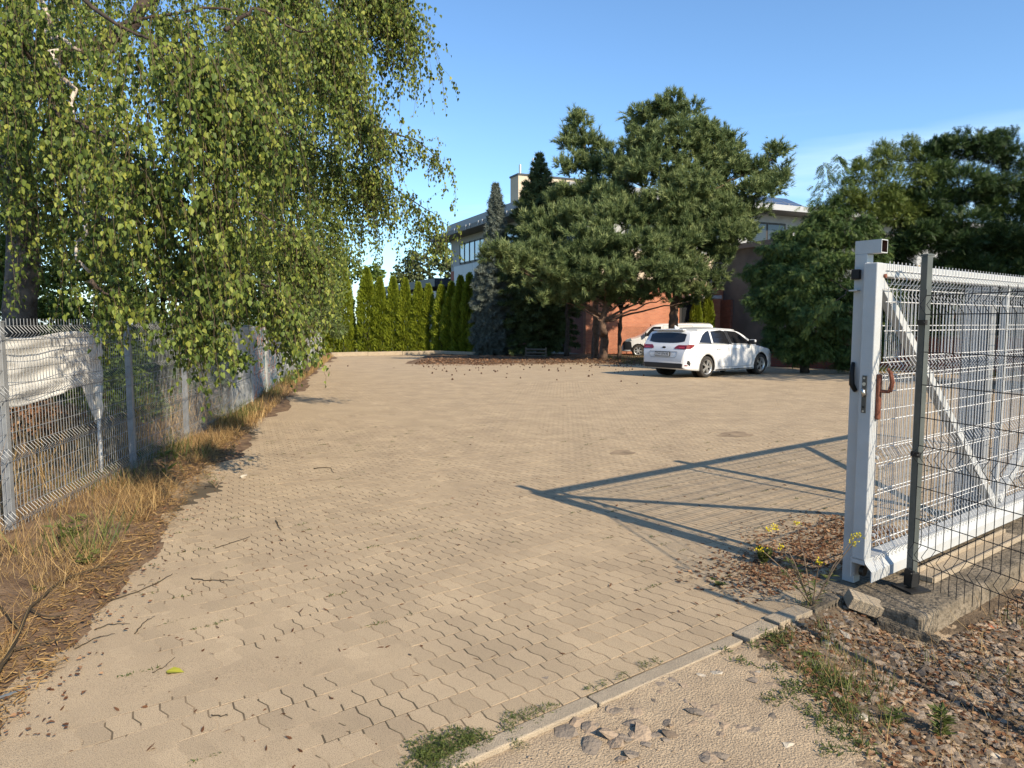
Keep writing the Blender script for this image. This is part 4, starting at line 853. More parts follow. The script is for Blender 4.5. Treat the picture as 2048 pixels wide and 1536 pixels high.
vb = local_obj('body', *sv_.mesh(), 'car_white', van, True); cut_arches(vb, (.85, 3.9), .36, .55, 1.2, .34)
vb.data.polygons.foreach_set('use_smooth', np.ones(len(vb.data.polygons), dtype=bool))
for x in (.85, 3.9):
    for s in (-1, 1):
        b = MB(); V = []
        for a in np.linspace(-.35, np.pi + .35, 22):
            for yy_ in (.56, .9): V.append((x + .355*math.cos(a), s*yy_, .34 + .355*math.sin(a)))
        b.add(V, [(2*i, 2*i+1, 2*i+3, 2*i+2) for i in range(21)]); b.tube([(x, s*.55, .34), (x, s*.565, .34)], .36, 20); obj('wheel_arch', b.mesh('arch'), 'black', van, world=False); wheel(van, x, s*.80, .325, s, 6)
for s in (-1, 1):
    local_obj('door_window', *side_patch(sv_, [(2.72, 1.12), (3.55, 1.10), (3.50, 1.2), (3.22, 1.55), (3.1, 1.62), (2.72, 1.62)], s), 'car_glass', van, True)
    local_obj('front_cladding', *side_patch(sv_, [(4.22, .36), (4.70, .34), (4.72, .72), (4.6, .86), (4.28, .80)], s, .008), 'car_black', van)
    local_obj('sill', *side_patch(sv_, [(1.25, .31), (3.5, .31), (3.5, .40), (1.25, .40)], s, .006), 'car_black', van)
    for pts in ([(2.62, 1.68), (2.60, 1.0), (2.62, .42)], [(3.55, 1.02), (3.50, .8), (3.45, .42)], [(1.1, 1.66), (1.1, .45)], [(1.1, 1.66), (2.62, 1.68)]):
        pp_ = np.array(pts); tt = np.linspace(0, len(pts)-1, 14); plx = np.stack([np.interp(tt, range(len(pts)), pp_[:, k]) for k in (0, 1)], -1); local_obj('panel_gap', *strip(sv_, plx, s, .012), 'car_seam', van)
    b = MB(); b.box((3.52, s*1.03, 1.2), (.10, .16, .24)); o = obj('wing_mirror', b.mesh('m'), 'car_black', van, world=False); q = o.modifiers.new('b', 'BEVEL'); q.width = .03
    local_obj('head_lamp', *side_patch(sv_, [(4.25, .84), (4.60, .78), (4.58, .90), (4.3, 1.0)], s, .008), 'win_glass', van)
b = MB()
V = []; Fs = []
xg = np.linspace(4.66, 4.80, 8); 
for i, x in enumerate(xg):
    for y in np.linspace(-1, 1, 9): yy_ = y*float(sv_.Y(x, .6)); V.append((x + .008, yy_, float(sv_.Zt(x, yy_)) + .004))
for i in range(7):
    for j in range(8): a = i*9 + j; Fs.append((a, a+9, a+10, a+1))
local_obj('front_grille', V, Fs, 'car_black', van)

# ================================================================== TREES
def limb(parent, pts, r0, r1, m, name='branch', sides=7, wob=.03, n=None):
    pts = np.array(pts, float); k = n or max(6, 4*len(pts)); t = np.linspace(0, len(pts)-1, k); i = np.arange(len(pts))
    tx = np.linspace(0, 1, k); p = np.stack([smooth_interp(i, pts[:, a], t) if len(pts) > 2 else np.interp(t, i, pts[:, a]) for a in range(3)], -1)
    p[1:-1] += rng.normal(size=(k-2, 3))*wob*np.array([1, 1, .5])
    b = MB(); b.tube(p, r0 + (r1-r0)*tx**.8, sides); return b.build(name, m, parent, smooth=True)
def along(pts, n):
    pts = np.array(pts, float); K = max(7, n//13); cc = rng.uniform(0, len(pts)-1, K); cc[:2] = len(pts) - 1.12; t = rng.uniform(.02, len(pts)-1, n) if n < 60 else np.clip(cc[rng.integers(0, K, n)] + rng.normal(size=n)*.028*(len(pts)-1)/3, 0, len(pts)-1); i = np.arange(len(pts)); return np.stack([np.interp(t, i, pts[:, a]) for a in range(3)], -1)
def strands(S, ln, drift, k=10):
    t = np.linspace(0, 1, k); p = S[:, None] + drift[:, None]*(1.3*t - .6*t*t)[None, :, None]; p[:, :, 2] -= ln[:, None]*(t**1.25)[None]
    p += np.cumsum(rng.normal(size=p.shape)*[.018, .018, .008], 1)*(ln[:, None, None]**.5)*.7; return p
def strand_leaves(p, ln, sp):
    n, k, _ = p.shape; cnt = np.maximum(3, (ln/sp).astype(int)); si = np.repeat(np.arange(n), cnt); t = rng.uniform(.06, 1, len(si))*(k-1); i0 = np.minimum(t.astype(int), k-2); f = (t-i0)[:, None]
    return p[si, i0]*(1-f) + p[si, i0+1]*f
def twigs_mesh(p, r):
    n, k, _ = p.shape; o = np.array([[1, 0, 0], [-.5, .87, 0], [-.5, -.87, 0]])*r; rr = np.linspace(1, .45, k)
    V = p[:, :, None] + o[None, None]*rr[None, :, None, None]; idx = np.arange(n*k*3).reshape(n, k, 3); q = []
    for j in range(3): q.append(np.stack([idx[:, :-1, j], idx[:, :-1, (j+1) % 3], idx[:, 1:, (j+1) % 3], idx[:, 1:, j]], -1).reshape(-1, 4))
    return mesh_np('twigs', V, np.concatenate(q))
def leaf_dirs(n, droop=1.0):
    a = rng.uniform(0, 2*np.pi, n); h = np.stack([np.cos(a), np.sin(a), np.zeros(n)], -1); d = norm(h*rng.uniform(.15, .9, n)[:, None] + np.array([0, 0, -1.])*droop); b = a + rng.normal(size=n)*.7
    nn = norm(np.stack([np.cos(b), np.sin(b), np.full(n, .35)], -1) + rng.normal(size=(n, 3))*.3); return d, nn
PX = lambda *q: [P(*a) for a in q]
birch = thing('birch_tree', 'large weeping birch behind the left fence, its twigs hanging over the yard', 'tree', (P(35, 600, 8.8)[0], 8.8, 0))
base = P(35, 600, 8.8); limb(birch, [[base[0] - .05, 8.8, -.1], [base[0], 8.8, 1.2], P(40, 400, 8.8), P(35, 150, 8.9), P(70, -150, 9), P(120, -420, 9.2)], .21, .13, 'bark_birch', 'trunk', 12, .03)
for pts, r0, r1, m in [(PX((30, -90, 7.5), (95, 50, 7.2), (118, 130, 7), (150, 260, 6.8), (165, 420, 6.5), (180, 545, 6.3)), .035, .014, 'bark_white'), (PX((108, 50, 7.2), (140, 95, 7), (200, 112, 7.4), (240, 120, 7.6)), .022, .012, 'bark_white'),
        (PX((50, 190, 8.9), (130, 110, 9), (185, 95, 9.1), (235, 70, 9.2), (300, 0, 9.5), (400, -90, 10)), .13, .07, 'bark_dark'), (PX((40, 330, 8.8), (-40, 200, 8.3), (-120, 80, 8)), .1, .05, 'bark_birch'), (PX((30, 380, 8.8), (75, 330, 8), (100, 250, 7.4), (110, 120, 7.2)), .05, .02, 'bark_dark')]: limb(birch, pts, r0, r1, m)
ARCH = [ # (points, number of hanging strands, shortest, longest)
 (PX((60, -150, 8.8), (250, -190, 8), (480, -120, 8), (680, -70, 8.5), (790, -20, 9)), 190, .6, 1.6),
 (PX((200, 60, 9), (450, 20, 9.5), (640, 120, 10), (740, 230, 10.3)), 130, .7, 1.9),
 (PX((660, 150, 10), (740, 250, 10.4), (800, 272, 10.5), (850, 290, 10.5), (890, 340, 10.6)), 56, .2, .65),
 (PX((300, 200, 9), (520, 240, 10), (660, 310, 10.5), (740, 350, 10.9)), 120, .7, 1.7),
 (PX((700, 330, 10.9), (770, 370, 11), (840, 410, 11), (893, 448, 11)), 58, .3, 1.0),
 (PX((60, -100, 6), (220, 40, 5.3), (330, 90, 5.1), (440, 130, 5.3)), 95, .7, 1.9),
 (PX((20, 40, 5.8), (100, 200, 6.2), (240, 290, 5.6), (340, 350, 5.3), (430, 410, 5.4)), 85, .6, 1.55),
 (PX((150, 420, 6.3), (330, 480, 5.8), (470, 540, 6), (550, 580, 6.4), (585, 625, 6.6)), 100, .3, .85),
 (PX((150, 330, 7), (400, 380, 7), (540, 440, 7.5), (640, 510, 8.2)), 95, .35, .85),
 (PX((330, 560, 5.6), (380, 600, 5.5), (430, 640, 5.5)), 46, .4, .9), (PX((180, 560, 5.4), (230, 600, 5.5)), 14, .3, .75),
 (PX((-60, 100, 7.5), (60, 230, 7.4), (200, 320, 7.6)), 60, .6, 1.6),
 (PX((450, 60, 6.8), (520, 20, 7), (600, 60, 7.2), (680, 40, 7.6)), 70, .6, 1.7)]
S = []; LN = []; DR = []
for pts, n, a, c in ARCH:
    limb(birch, pts, .022, .004, 'bark_dark', 'branch', 6, .02)
    s = along(pts, n) + rng.normal(size=(n, 3))*[.08, .18, .08]; S.append(s); l = rng.uniform(a, c, n)*rng.uniform(.55, 1.08, n); LN.append(l); dd = norm(np.array(pts[-1]) - np.array(pts[0]))*[1, 1, 0]; DR.append((dd*rng.uniform(0, .4, (n, 1)) + np.array([.05, -.05, 0]) + rng.normal(size=(n, 3))*[.17, .2, 0])*l[:, None])
n = 520; px = rng.uniform(-40, 640, n); py = rng.uniform(-160, 430, n); Dd = rng.uniform(8.5, 13.5, n); okm = rng.random(n) < np.interp(px, [0, 300, 420, 640], [.55, .7, 1, .9]); S.append(np.array([P(*q) for q in zip(px[okm], py[okm], Dd[okm])])); m_ = okm.sum(); l = rng.uniform(.7, 1.9, m_); LN.append(l); DR.append(rng.normal(size=(m_, 3))*[.25, .25, 0]*l[:, None])
n = 210; S.append(np.array([P(*q) for q in zip(rng.uniform(-60, 260, n), rng.uniform(-140, 400, n), rng.uniform(6.6, 8.4, n))])); l = rng.uniform(.5, 1.5, n); LN.append(l); DR.append(rng.normal(size=(n, 3))*[.25, .25, 0]*l[:, None])
S = np.concatenate(S); LN = np.concatenate(LN); DR = np.concatenate(DR); LN = np.clip(np.minimum(LN, S[:, 2] - rng.uniform(.74, 1.4, len(LN))), .12, 9); p1 = strands(S, LN, DR)
k2 = np.repeat(np.arange(len(S)), 3); t2 = rng.integers(0, 7, len(k2)); S2 = p1[k2, t2]; L2 = rng.uniform(.18, .5, len(k2))*np.minimum(1, LN[k2]); p2 = strands(S2, L2, rng.normal(size=(len(k2), 3))*[.62, .62, .05]*L2[:, None]*1.2, 6); p2[:, :, 2] = p2[:, :1, 2] + (p2[:, :, 2] - p2[:, :1, 2])*.7
obj('twigs', twigs_mesh(p1, .0035), 'twig', birch, 'stuff'); obj('fine_twigs', twigs_mesh(p2, .002), 'twig', birch, 'stuff')
lp = np.concatenate([strand_leaves(p1, LN, .028), strand_leaves(p2, L2, .022)]); n = len(lp); lp += rng.normal(size=(n, 3))*[.022, .022, .01]; d, nn = leaf_dirs(n); sz = rng.uniform(.028, .058, n); tn = np.clip(rng.beta(1.2, 1.35, n)*.95 + .02, 0, 1); tn[rng.random(n) < .008] = 1
inf = (np.abs(lp[:, 0]) < .715*lp[:, 1]) & (lp[:, 1] < 9) & (lp[:, 2] < 1.6 + .43*lp[:, 1]); od = np.argsort(np.where(inf, lp[:, 1] - sz*8, 99)); big = od[:300]; keep = np.ones(n, bool); keep[big] = False
foliage('leaves', LEAF, lp[keep], d[keep], nn[keep], sz[keep], tn[keep], 'birch_leaf', birch)
lms = [];
for q in (.3, .5, .62, .8): me = mesh_np('leaf', *map(np.array, LEAF), tint=np.full(6, q)); me.materials.append(MATS['birch_leaf']); lms.append(me)
Rb = basis(d[big], nn[big])
def put_leaf(me, p, Rm, s, parent):
    o = bpy.data.objects.new('leaf', me); link(o, parent); M = Matrix(Rm.tolist()).to_4x4(); o.matrix_parent_inverse = pw(parent).inverted(); o.location = p; o.rotation_euler = M.to_euler(); o.scale = (s, s, s)
for i, b_ in enumerate(big): put_leaf(lms[i % 4], lp[b_], Rb[i], sz[b_], birch)
# dark catkins and a few pale yellow seed catkins
ci = rng.integers(0, len(p1), 900); cp = p1[ci, rng.integers(2, 9, 900)] + rng.normal(size=(900, 3))*.02
foliage('catkins', ([(-.5, 0, 0), (0, 0, .5), (.5, 0, 0), (0, 1, 0)], [(0, 1, 3), (1, 2, 3)]), cp, np.tile([0, 0, -1.], (900, 1)) + rng.normal(size=(900, 3))*.1, rvec(900), np.stack([np.full(900, .009), rng.uniform(.025, .04, 900), np.full(900, .009)], -1), rng.uniform(.75, 1, 900), 'birch_leaf', birch)

# second birch further along the fence
b2 = thing('birch_tree', 'second birch further along the fence with smaller looking hanging foliage', 'tree', (P(640, 600, 17)[0] - 1.4, 17, 0)); bx = b2.location[0]
limb(b2, [[bx, 17, -.1], [bx + .1, 17, 2.5], [bx + .15, 17, 5], [bx + .4, 16.8, 8], [bx + .5, 16.8, 11]], .17, .05, 'bark_white', 'trunk', 10)
limb(b2, [[bx + .1, 17, 3.2], [bx + .9, 16.6, 4.8], [bx + 1.5, 16.4, 6.4]], .05, .015, 'bark_white'); limb(b2, [[bx + .1, 17, 4.2], [bx + .2, 16, 6.0], [bx + .8, 15.2, 7.5]], .05, .015, 'bark_white')
n = 520; S = np.array([P(a, b, c) for a, b, c in zip(rng.uniform(430, 715, n), rng.uniform(-60, 470, n), rng.uniform(13.5, 18, n))]); l = rng.uniform(.8, 2.4, n); p1b = strands(S, l, rng.normal(size=(n, 3))*[.2, .2, 0]*l[:, None]); obj('twigs', twigs_mesh(p1b, .004), 'twig', b2, 'stuff')
lp = strand_leaves(p1b, l, .021); lp += rng.normal(size=lp.shape)*[.06, .06, .02]; d, nn = leaf_dirs(len(lp)); foliage('leaves', LEAF, lp, d, nn, rng.uniform(.045, .075, len(lp)), rng.beta(2, 2.5, len(lp)), 'birch_leaf', b2)

def blob_pts(blobs, dens, shell=.5, low=-.6):
    Ps = []; Ns = []; Bi = []
    for bi, (c, r) in enumerate(blobs):
        n = int(dens*(r[0]*r[1] + r[0]*r[2] + r[1]*r[2])/3*12); d = rvec(n); d = d[d[:, 2] > low]; f = (shell + (1-shell)*rng.random(len(d))**.6)[:, None]
        wob = 1 + .16*np.sin(d[:, :1]*5 + bi) * np.sin(d[:, 1:2]*6 + 2*bi) + .10*rng.normal(size=(len(d), 1)); Ps.append(np.array(c) + d*np.array(r)*f*wob); Ns.append(norm(d/np.array(r))); Bi.append(np.full(len(d), bi))
    return np.concatenate(Ps), np.concatenate(Ns), np.concatenate(Bi)
def pblob(px, py, rx, ry, D, dr=1.0): c = P(px, py, D); k = D/F; return (c, (rx*k, (rx+ry)/2*k*dr, ry*k))
def split(blobs, n, f=.62):
    out = []
    for c, r in blobs:
        r = np.array(r); out.append((c, r*.72))
        for _ in range(n): q = rvec(1)[0]; out.append((np.array(c) + q*r*rng.uniform(.65, 1.02), r*f*rng.uniform(.5, 1.0)*[1, 1, .9]))
    return out
def pine(name, label, trunk, blobs, r0, seed_t, dens=150, limbs=True, mt='pine_needle', tsz=(.18, .30), bark='bark_pine'):
    o = thing(name, label, 'tree', tuple(trunk[0]), 'pines and firs in front of the office'); limb(o, trunk, r0, r0*.35, bark, 'trunk', 10, .03)
    tr = np.array(trunk)
    if limbs:
        for c, r in blobs:
            zc = c[2] - .35*r[2]; zz = np.clip(zc - .5*np.hypot(c[0]-np.interp(zc, tr[:, 2], tr[:, 0]), c[1]-np.interp(zc, tr[:, 2], tr[:, 1])), tr[0][2] + 1.8, tr[-1][2]); a = [np.interp(zz, tr[:, 2], tr[:, k]) for k in (0, 1)] + [zz]
            limb(o, [a, (np.array(a)*.45 + np.array(c)*.55) + [0, 0, -.12*r[2]], [c[0], c[1], zc]], .055, .018, 'bark_pine', 'branch', 5, .05)
    sb = [(c_, r_*[1, 1, .82]) for c_, r_ in split([(c0_, np.array(r0_)*.93) for c0_, r0_ in blobs], 8, .44)]; p, nn, bi = blob_pts(sb, dens*.72, .5, -.5); n = len(p); d = norm(nn*.7 + [0, 0, .8] + rng.normal(size=(n, 3))*.35); bt_ = rng.uniform(-.18, .18, len(sb))[bi]
    m5 = 6; k5 = n//m5; p = p[:k5*m5:m5]; d = d[:k5*m5:m5]; bt_ = bt_[:k5*m5:m5] + rng.normal(size=k5)*.14; sl_ = rng.uniform(.14, .34, k5)*(1 + .8*(rng.random(k5) < .25)); tt = np.linspace(0, 1, m5)
    pp5 = (p[:, None] + d[:, None]*(sl_[:, None]*tt[None])[..., None] + rng.normal(size=(k5, m5, 3))*.035).reshape(-1, 3); dd5 = norm(np.repeat(d, m5, 0) + rng.normal(size=(k5*m5, 3))*.3); n = k5*m5
    foliage('needles', TUFT, pp5, dd5, rvec(n), rng.uniform(*tsz, n), .41 + np.repeat(bt_, m5) + np.tile((tt-.5)*.34, k5) + rng.normal(size=n)*.1, mt, o); return o
gA = G(1205, 721); gB = P(1345, 720, 31.5); gB[2] = gz(31.5); gC = P(1190, 715, 35.5); gC[2] = gz(35.5)
A = [pblob(*q) for q in [(1215, 405, 55, 28, 32), (1265, 440, 65, 36, 31), (1185, 445, 55, 32, 31), (1120, 440, 55, 28, 32), (1085, 468, 42, 22, 32), (1195, 490, 75, 36, 30), (1272, 500, 72, 40, 29.5), (1340, 490, 62, 40, 30.5),
    (1065, 508, 55, 22, 30.5), (1000, 508, 42, 15, 30), (1035, 530, 46, 18, 30), (1132, 538, 62, 30, 29.5), (1210, 548, 72, 34, 29), (1300, 550, 70, 34, 29.5), (1378, 548, 50, 30, 30.5), (1085, 562, 42, 20, 30.5), (1122, 590, 55, 24, 30), (1190, 598, 52, 20, 30.5), (1262, 592, 55, 26, 30.5), (1330, 586, 46, 26, 30), (1385, 592, 36, 24, 31)]]
pine('pine_tree', 'front Scots pine with a bare reddish trunk left of the white car', [gA, gA + [.05, 0, 1.2], P(1207, 660, 30.6), P(1212, 600, 30.8), P(1218, 530, 31), P(1225, 430, 31.3)], A, .22, 0)
B = [pblob(*q) for q in [(1340, 228, 46, 34, 33), (1292, 252, 38, 34, 33), (1388, 262, 46, 36, 32.5), (1340, 290, 72, 40, 32), (1275, 300, 40, 36, 33), (1424, 296, 40, 34, 33), (1470, 300, 22, 26, 33), (1450, 340, 46, 34, 32.5), (1550, 308, 18, 24, 33), (1562, 350, 20, 20, 33),
    (1535, 375, 34, 24, 32.5), (1492, 388, 44, 28, 32), (1300, 350, 62, 38, 31.5), (1382, 368, 66, 38, 31.2), (1450, 425, 52, 26, 31.5), (1330, 412, 70, 34, 31), (1425, 468, 50, 28, 31), (1482, 480, 34, 22, 31.5), (1372, 448, 58, 32, 31), (1442, 512, 40, 22, 31.5), (1430, 560, 30, 22, 32), (1400, 330, 60, 40, 32.5), (1310, 440, 60, 36, 31.5), (1400, 410, 60, 36, 32), (1420, 370, 50, 34, 33), (1490, 425, 40, 26, 32.5), (1395, 500, 50, 34, 32), (1510, 345, 34, 26, 33), (1250, 345, 46, 36, 33), (1470, 455, 40, 26, 32)]]
pine('pine_tree', 'tallest Scots pine whose crown rises above the white car', [gB, gB + [0, 0, 1.5], P(1348, 620, 31.5), P(1352, 540, 31.6), P(1362, 430, 32), P(1345, 240, 33)], B, .26, 1)
C_ = [pblob(*q) for q in [(1162, 250, 26, 24, 36), (1148, 285, 30, 24, 36), (1186, 300, 34, 30, 36), (1160, 335, 40, 26, 35.5), (1212, 345, 46, 34, 35), (1190, 390, 52, 26, 35), (1240, 390, 40, 30, 35), (1150, 400, 48, 32, 35.5), (1120, 400, 36, 26, 36)]]
pine('pine_tree', 'rear Scots pine with a pointed pale green top left of the tallest crown', [gC, gC + [0, 0, 2], P(1190, 560, 35.6), P(1182, 420, 35.7), P(1164, 255, 36)], C_, .2, 2)
# dark bare trunks of further conifers in the shade
for i, (px, D, y1, lab) in enumerate([(1077, 37.5, 520, 'dark conifer trunk left of the red pole'), (1133, 36.5, 520, 'dark slim conifer trunk right of the blue door'), (1188, 33.8, 500, 'pale barked conifer trunk just left of the front pine'), (1238, 33, 520, 'thin pale conifer trunk just right of the front pine')]):
    g0 = P(px, 700, D); g0[2] = gz(D); bl = [pblob(px + a, y1 + b, 45, 26, D) for a, b in ((-20, 0), (25, 20), (-10, 55), (20, 80))]
    pine('fir_tree', lab, [g0, g0 + [.03, 0, 1.2], P(px + 2, 600, D), P(px, y1, D)], bl, .15 if i < 3 else .11, i, 70, True, 'fir_needle', bark='bark_pine' if i > 1 else 'bark_dark')

def conic(name, label, base, H, rad, m, prof, whorls=34, nb=11, seg=9, droop=.35, tsz=(.12, .2), bark='bark_dark'):
    o = thing(name, label, 'tree', tuple(base), 'pines and firs in front of the office'); limb(o, [base, base + [0, 0, H*.5], base + [0, 0, H*.985]], .14, .012, bark, 'trunk', 8, .01)
    Ps = []; Ds = []; bm_ = MB()
    for i in range(whorls):
        t = .06 + .93*(i/(whorls-1))**.95; z = H*t; L_ = rad*prof(t)
        if L_ < .04: L_ = .05
        k = max(5, int(nb*(.5 + .5*L_/rad)))
        for j in range(k):
            a = 2*np.pi*(j/k) + i*1.7 + rng.normal()*.15; l = L_*rng.uniform(.72, 1.12); h = np.array([math.cos(a), math.sin(a), 0]); sgn = np.array([-math.sin(a), math.cos(a), 0]); up = .55*(t - .35) if t > .35 else 0
            q = lambda s: base + np.array([0, 0, z]) + h*l*s + np.array([0, 0, l*(up*s - droop*s*s*(1-t) + .10*s**4)])
            ns = max(3, int(seg*l/rad*2.2)); bm_.tube([q(0), q(.5), q(.95)], [.018, .012, .004], 3, False)
            for s in np.linspace(.15, 1, ns):
                Ps.append(q(s)); Ds.append(h*.9 + [0, 0, .1 + up]); w_ = .32*l*(1.05 - s)
                for sd_ in (-1, 1):
                    for f in (.35, .7, 1.0):
                        Ps.append(q(s) + sgn*sd_*w_*f + h*w_*.35*f - np.array([0, 0, .08*f*l*droop])); Ds.append(h*.55 + sgn*sd_*.8 + np.array([0, 0, -.25*droop]))
    Ps = np.array(Ps) + rng.normal(size=(len(Ps), 3))*.035; Ds = np.array(Ds) + rng.normal(size=(len(Ds), 3))*.25; n = len(Ps); bm_.build('branches', bark, o, kind='stuff')
    foliage('needles', TUFT_S, Ps, Ds, rvec(n), rng.uniform(*tsz, n), .5 + rng.normal(size=n)*.2, m, o); return o
bs = P(992, 700, 39); bs[2] = gz(39); conic('blue_spruce', 'slim blue-grey spruce standing at the corner of the office', bs, P(992, 368, 39)[2] - gz(39), 1.32, 'spruce_blue', lambda t: np.interp(t, [0, .25, .45, .7, .9, 1], [.85, 1, .9, .42, .22, .02]), 42, 12, 9, .55, (.15, .24))
bs = P(1078, 700, 38.5); bs[2] = gz(38.5); conic('fir_tree', 'dark green fir with a pointed top in front of the beige tower', bs, P(1078, 308, 38.5)[2] - gz(38.5), 2.3, 'fir_needle', lambda t: np.interp(t, [0, .3, .5, .7, .9, 1], [.8, .95, .85, .66, .22, .02]), 36, 11, 9, .3, (.16, .26))

# thuja hedge: four variants, each placed as its own tree
def thuja_mesh(seed, H=4.6, r0=.62):
    r = np.random.default_rng(seed); n = 7500; t = r.random(n)**.85; a = r.uniform(0, 2*np.pi, n); pr = np.interp(t, [0, .06, .3, .65, .9, 1], [.8, .95, 1, .74, .24, .02])*r0*(1 + .09*np.sin(a*3 + t*9 + seed) + .10*np.sin(t*31 + a*2)); f = r.uniform(.72, 1.03, n)
    h = np.stack([np.cos(a), np.sin(a), np.zeros(n)], -1); p = h*(pr*f)[:, None]; p[:, 2] = t*H + r.normal(size=n)*.04; d = norm(h*.55 + [0, 0, .8] + r.normal(size=(n, 3))*.28); sg = np.stack([-np.sin(a), np.cos(a), np.zeros(n)], -1)
    V, Fc, tn = inst(FAN, p, basis(d, norm(sg + r.normal(size=(n, 3))*.6)), r.uniform(.16, .30, n), np.clip(.5 + r.normal(size=n)*.2 + .1*np.sin(a*2 + seed), 0, 1)); me = mesh_np('foliage', V, Fc, tn); me.materials.append(MATS['thuja_leaf']); return me
TH = [thuja_mesh(i) for i in range(4)]; tk = MB(); tk.tube([(0, 0, -.1), (0, 0, 2), (0, 0, 4)], [.07, .05, .015], 6); tkm = tk.mesh('trunk'); tkm.materials.append(MATS['bark_dark'])
ORD = ['first', 'second', 'third', 'fourth', 'fifth', 'sixth', 'seventh', 'eighth', 'ninth', 'tenth']
def thuja(px, D, top, lab, grp, wd=1.0, i=0):
    p = P(px, 700, D); p[2] = gz(D); o = thing('thuja', lab, 'shrub', tuple(p), grp, rz=i*1.3); H = P(px, top, D)[2] - p[2]
    for nm, me in (('foliage', TH[i % 4]), ('trunk', tkm)):
        c = bpy.data.objects.new(nm, me); link(c, o); c.scale = (wd, wd, H/4.62)
lit = [(640, 540), (664, 560), (692, 545), (736, 541), (762, 559), (788, 557), (812, 561), (838, 568), (858, 572)]
for i, (px, top) in enumerate(lit): thuja(px, 43.2 - .06*i, top, f'sunlit columnar thuja, {ORD[i]} from the left in the far hedge', 'sunlit thuja hedge', .88 if px != 736 else 1.02, i)
for i, (px, top, D) in enumerate([(884, 574, 42), (904, 568, 41.5), (922, 556, 41), (940, 551, 40.6), (957, 600, 40)]): thuja(px, D, top, f'shaded dark columnar thuja, {ORD[i]} after the hedge corner beside the office', 'shaded thujas by the office corner', .9, i + 1)
for i, (px, top, D) in enumerate([(1391, 588, 41.8), (1414, 580, 42.6)]): thuja(px, D, top, ['left of two bright columnar thujas above the white van', 'right of two bright columnar thujas above the white van'][i], 'bright thujas above the van', .62, i)

def blob_tree(name, label, cat, trunk, blobs, m, T, dens, sz, dirs='out', grp=None, r0=.12, bark='bark_dark', low=-.9, shell=.35, nsplit=4, fs=.55, tilt=.0):
    o = thing(name, label, cat, tuple(trunk[0]), grp); tr = np.array(trunk); limb(o, trunk, r0, r0*.3, bark, 'trunk', 8)
    for c, r in blobs[::2]:
        z = np.clip(c[2] - .3*r[2], tr[0][2] + .4, tr[-1][2]); limb(o, [[np.interp(z, tr[:, 2], tr[:, k]) for k in (0, 1)] + [z], c], .04, .012, bark, 'branch', 5, .04)
    p, nn, bi = blob_pts(split(blobs, nsplit, fs), dens, shell, low); n = len(p); tb_ = rng.uniform(-.15, .15, int(bi.max())+1)[bi]
    if dirs == 'out': d = norm(nn*.8 + [0, 0, .25] + rng.normal(size=(n, 3))*.5); un = norm(np.array([0, 0, 1.]) + rng.normal(size=(n, 3))*.6)
    elif dirs == 'droop': d = norm(nn*[.7, .7, .2] + [0, 0, -.55] + rng.normal(size=(n, 3))*.35); un = norm(nn + rng.normal(size=(n, 3))*.5)
    else: d = norm(rng.normal(size=(n, 3)) + nn*.5); un = rvec(n)
    foliage('foliage', T, p, d, un, rng.uniform(*sz, n), .47 + tb_ + rng.normal(size=n)*.17, m, o); return o
# shrubs and trees behind the left fences
def bush(px, D, blobs, lab, m, **kw): g0 = P(px, 700, D); g0[2] = gz(D); return blob_tree(kw.pop('name', 'shrub'), lab, kw.pop('cat', 'shrub'), [g0, g0 + [0, 0, .5], P(px, kw.pop('ty', 560), D)], [pblob(*b) for b in blobs], m, kw.pop('T', LEAF), kw.pop('dens', 90), kw.pop('sz', (.05, .09)), kw.pop('dirs', 'rand'), **kw)
bush(60, 10.5, [(60, 600, 120, 70, 10.5), (-80, 560, 100, 90, 10.5), (170, 640, 90, 60, 10), (40, 700, 120, 60, 10), (20, 470, 120, 90, 11), (160, 540, 100, 80, 11), (110, 760, 120, 60, 9.6), (-60, 700, 100, 90, 9.6), (240, 720, 80, 70, 10.5), (180, 800, 90, 60, 9), (260, 790, 80, 60, 10)], 'dark leafy shrub filling the gap below the birch trunk', 'shrub_leaf', dens=620, sz=(.04, .075))
bush(330, 12.5, [(300, 560, 130, 80, 12.5), (420, 600, 90, 70, 12.5), (330, 680, 130, 60, 12), (440, 520, 90, 60, 13), (260, 640, 90, 70, 12), (400, 720, 90, 50, 12), (330, 770, 90, 50, 11.4), (420, 760, 60, 40, 12)], 'dense green shrub behind the middle of the mesh fence', 'shrub_leaf', dens=480, sz=(.045, .085))
bush(40, 8.0, [(40, 830, 110, 70, 8), (-60, 800, 90, 90, 8), (130, 850, 70, 50, 8.2), (20, 760, 80, 50, 8.2)], 'dry brown flower heads of an old shrub behind the fence at the left edge', 'litter_leaf', dens=420, sz=(.03, .06), ty=800)
bush(520, 17, [(510, 560, 80, 70, 17), (560, 500, 60, 70, 17.5), (520, 640, 80, 50, 16.5), (460, 600, 60, 60, 17)], 'green shrub behind the concrete fence', 'shrub_leaf', dens=300, sz=(.06, .1))
bush(610, 22, [(600, 560, 50, 60, 22), (640, 590, 45, 55, 23), (612, 510, 40, 45, 22), (600, 640, 55, 45, 22), (655, 640, 35, 40, 23.5), (640, 530, 32, 32, 23)], 'pale grey-green willow-like shrub at the end of the concrete fence', 'pale_leaf', T=LANCE, dens=300, sz=(.12, .2))
bush(700, 55, [(700, 540, 38, 38, 55), (735, 548, 28, 28, 55), (672, 520, 30, 30, 55), (745, 575, 24, 24, 55)], 'round green tree just left of the white far building', 'shrub_leaf', name='tree', cat='tree', dens=14, sz=(.25, .4), nsplit=5)
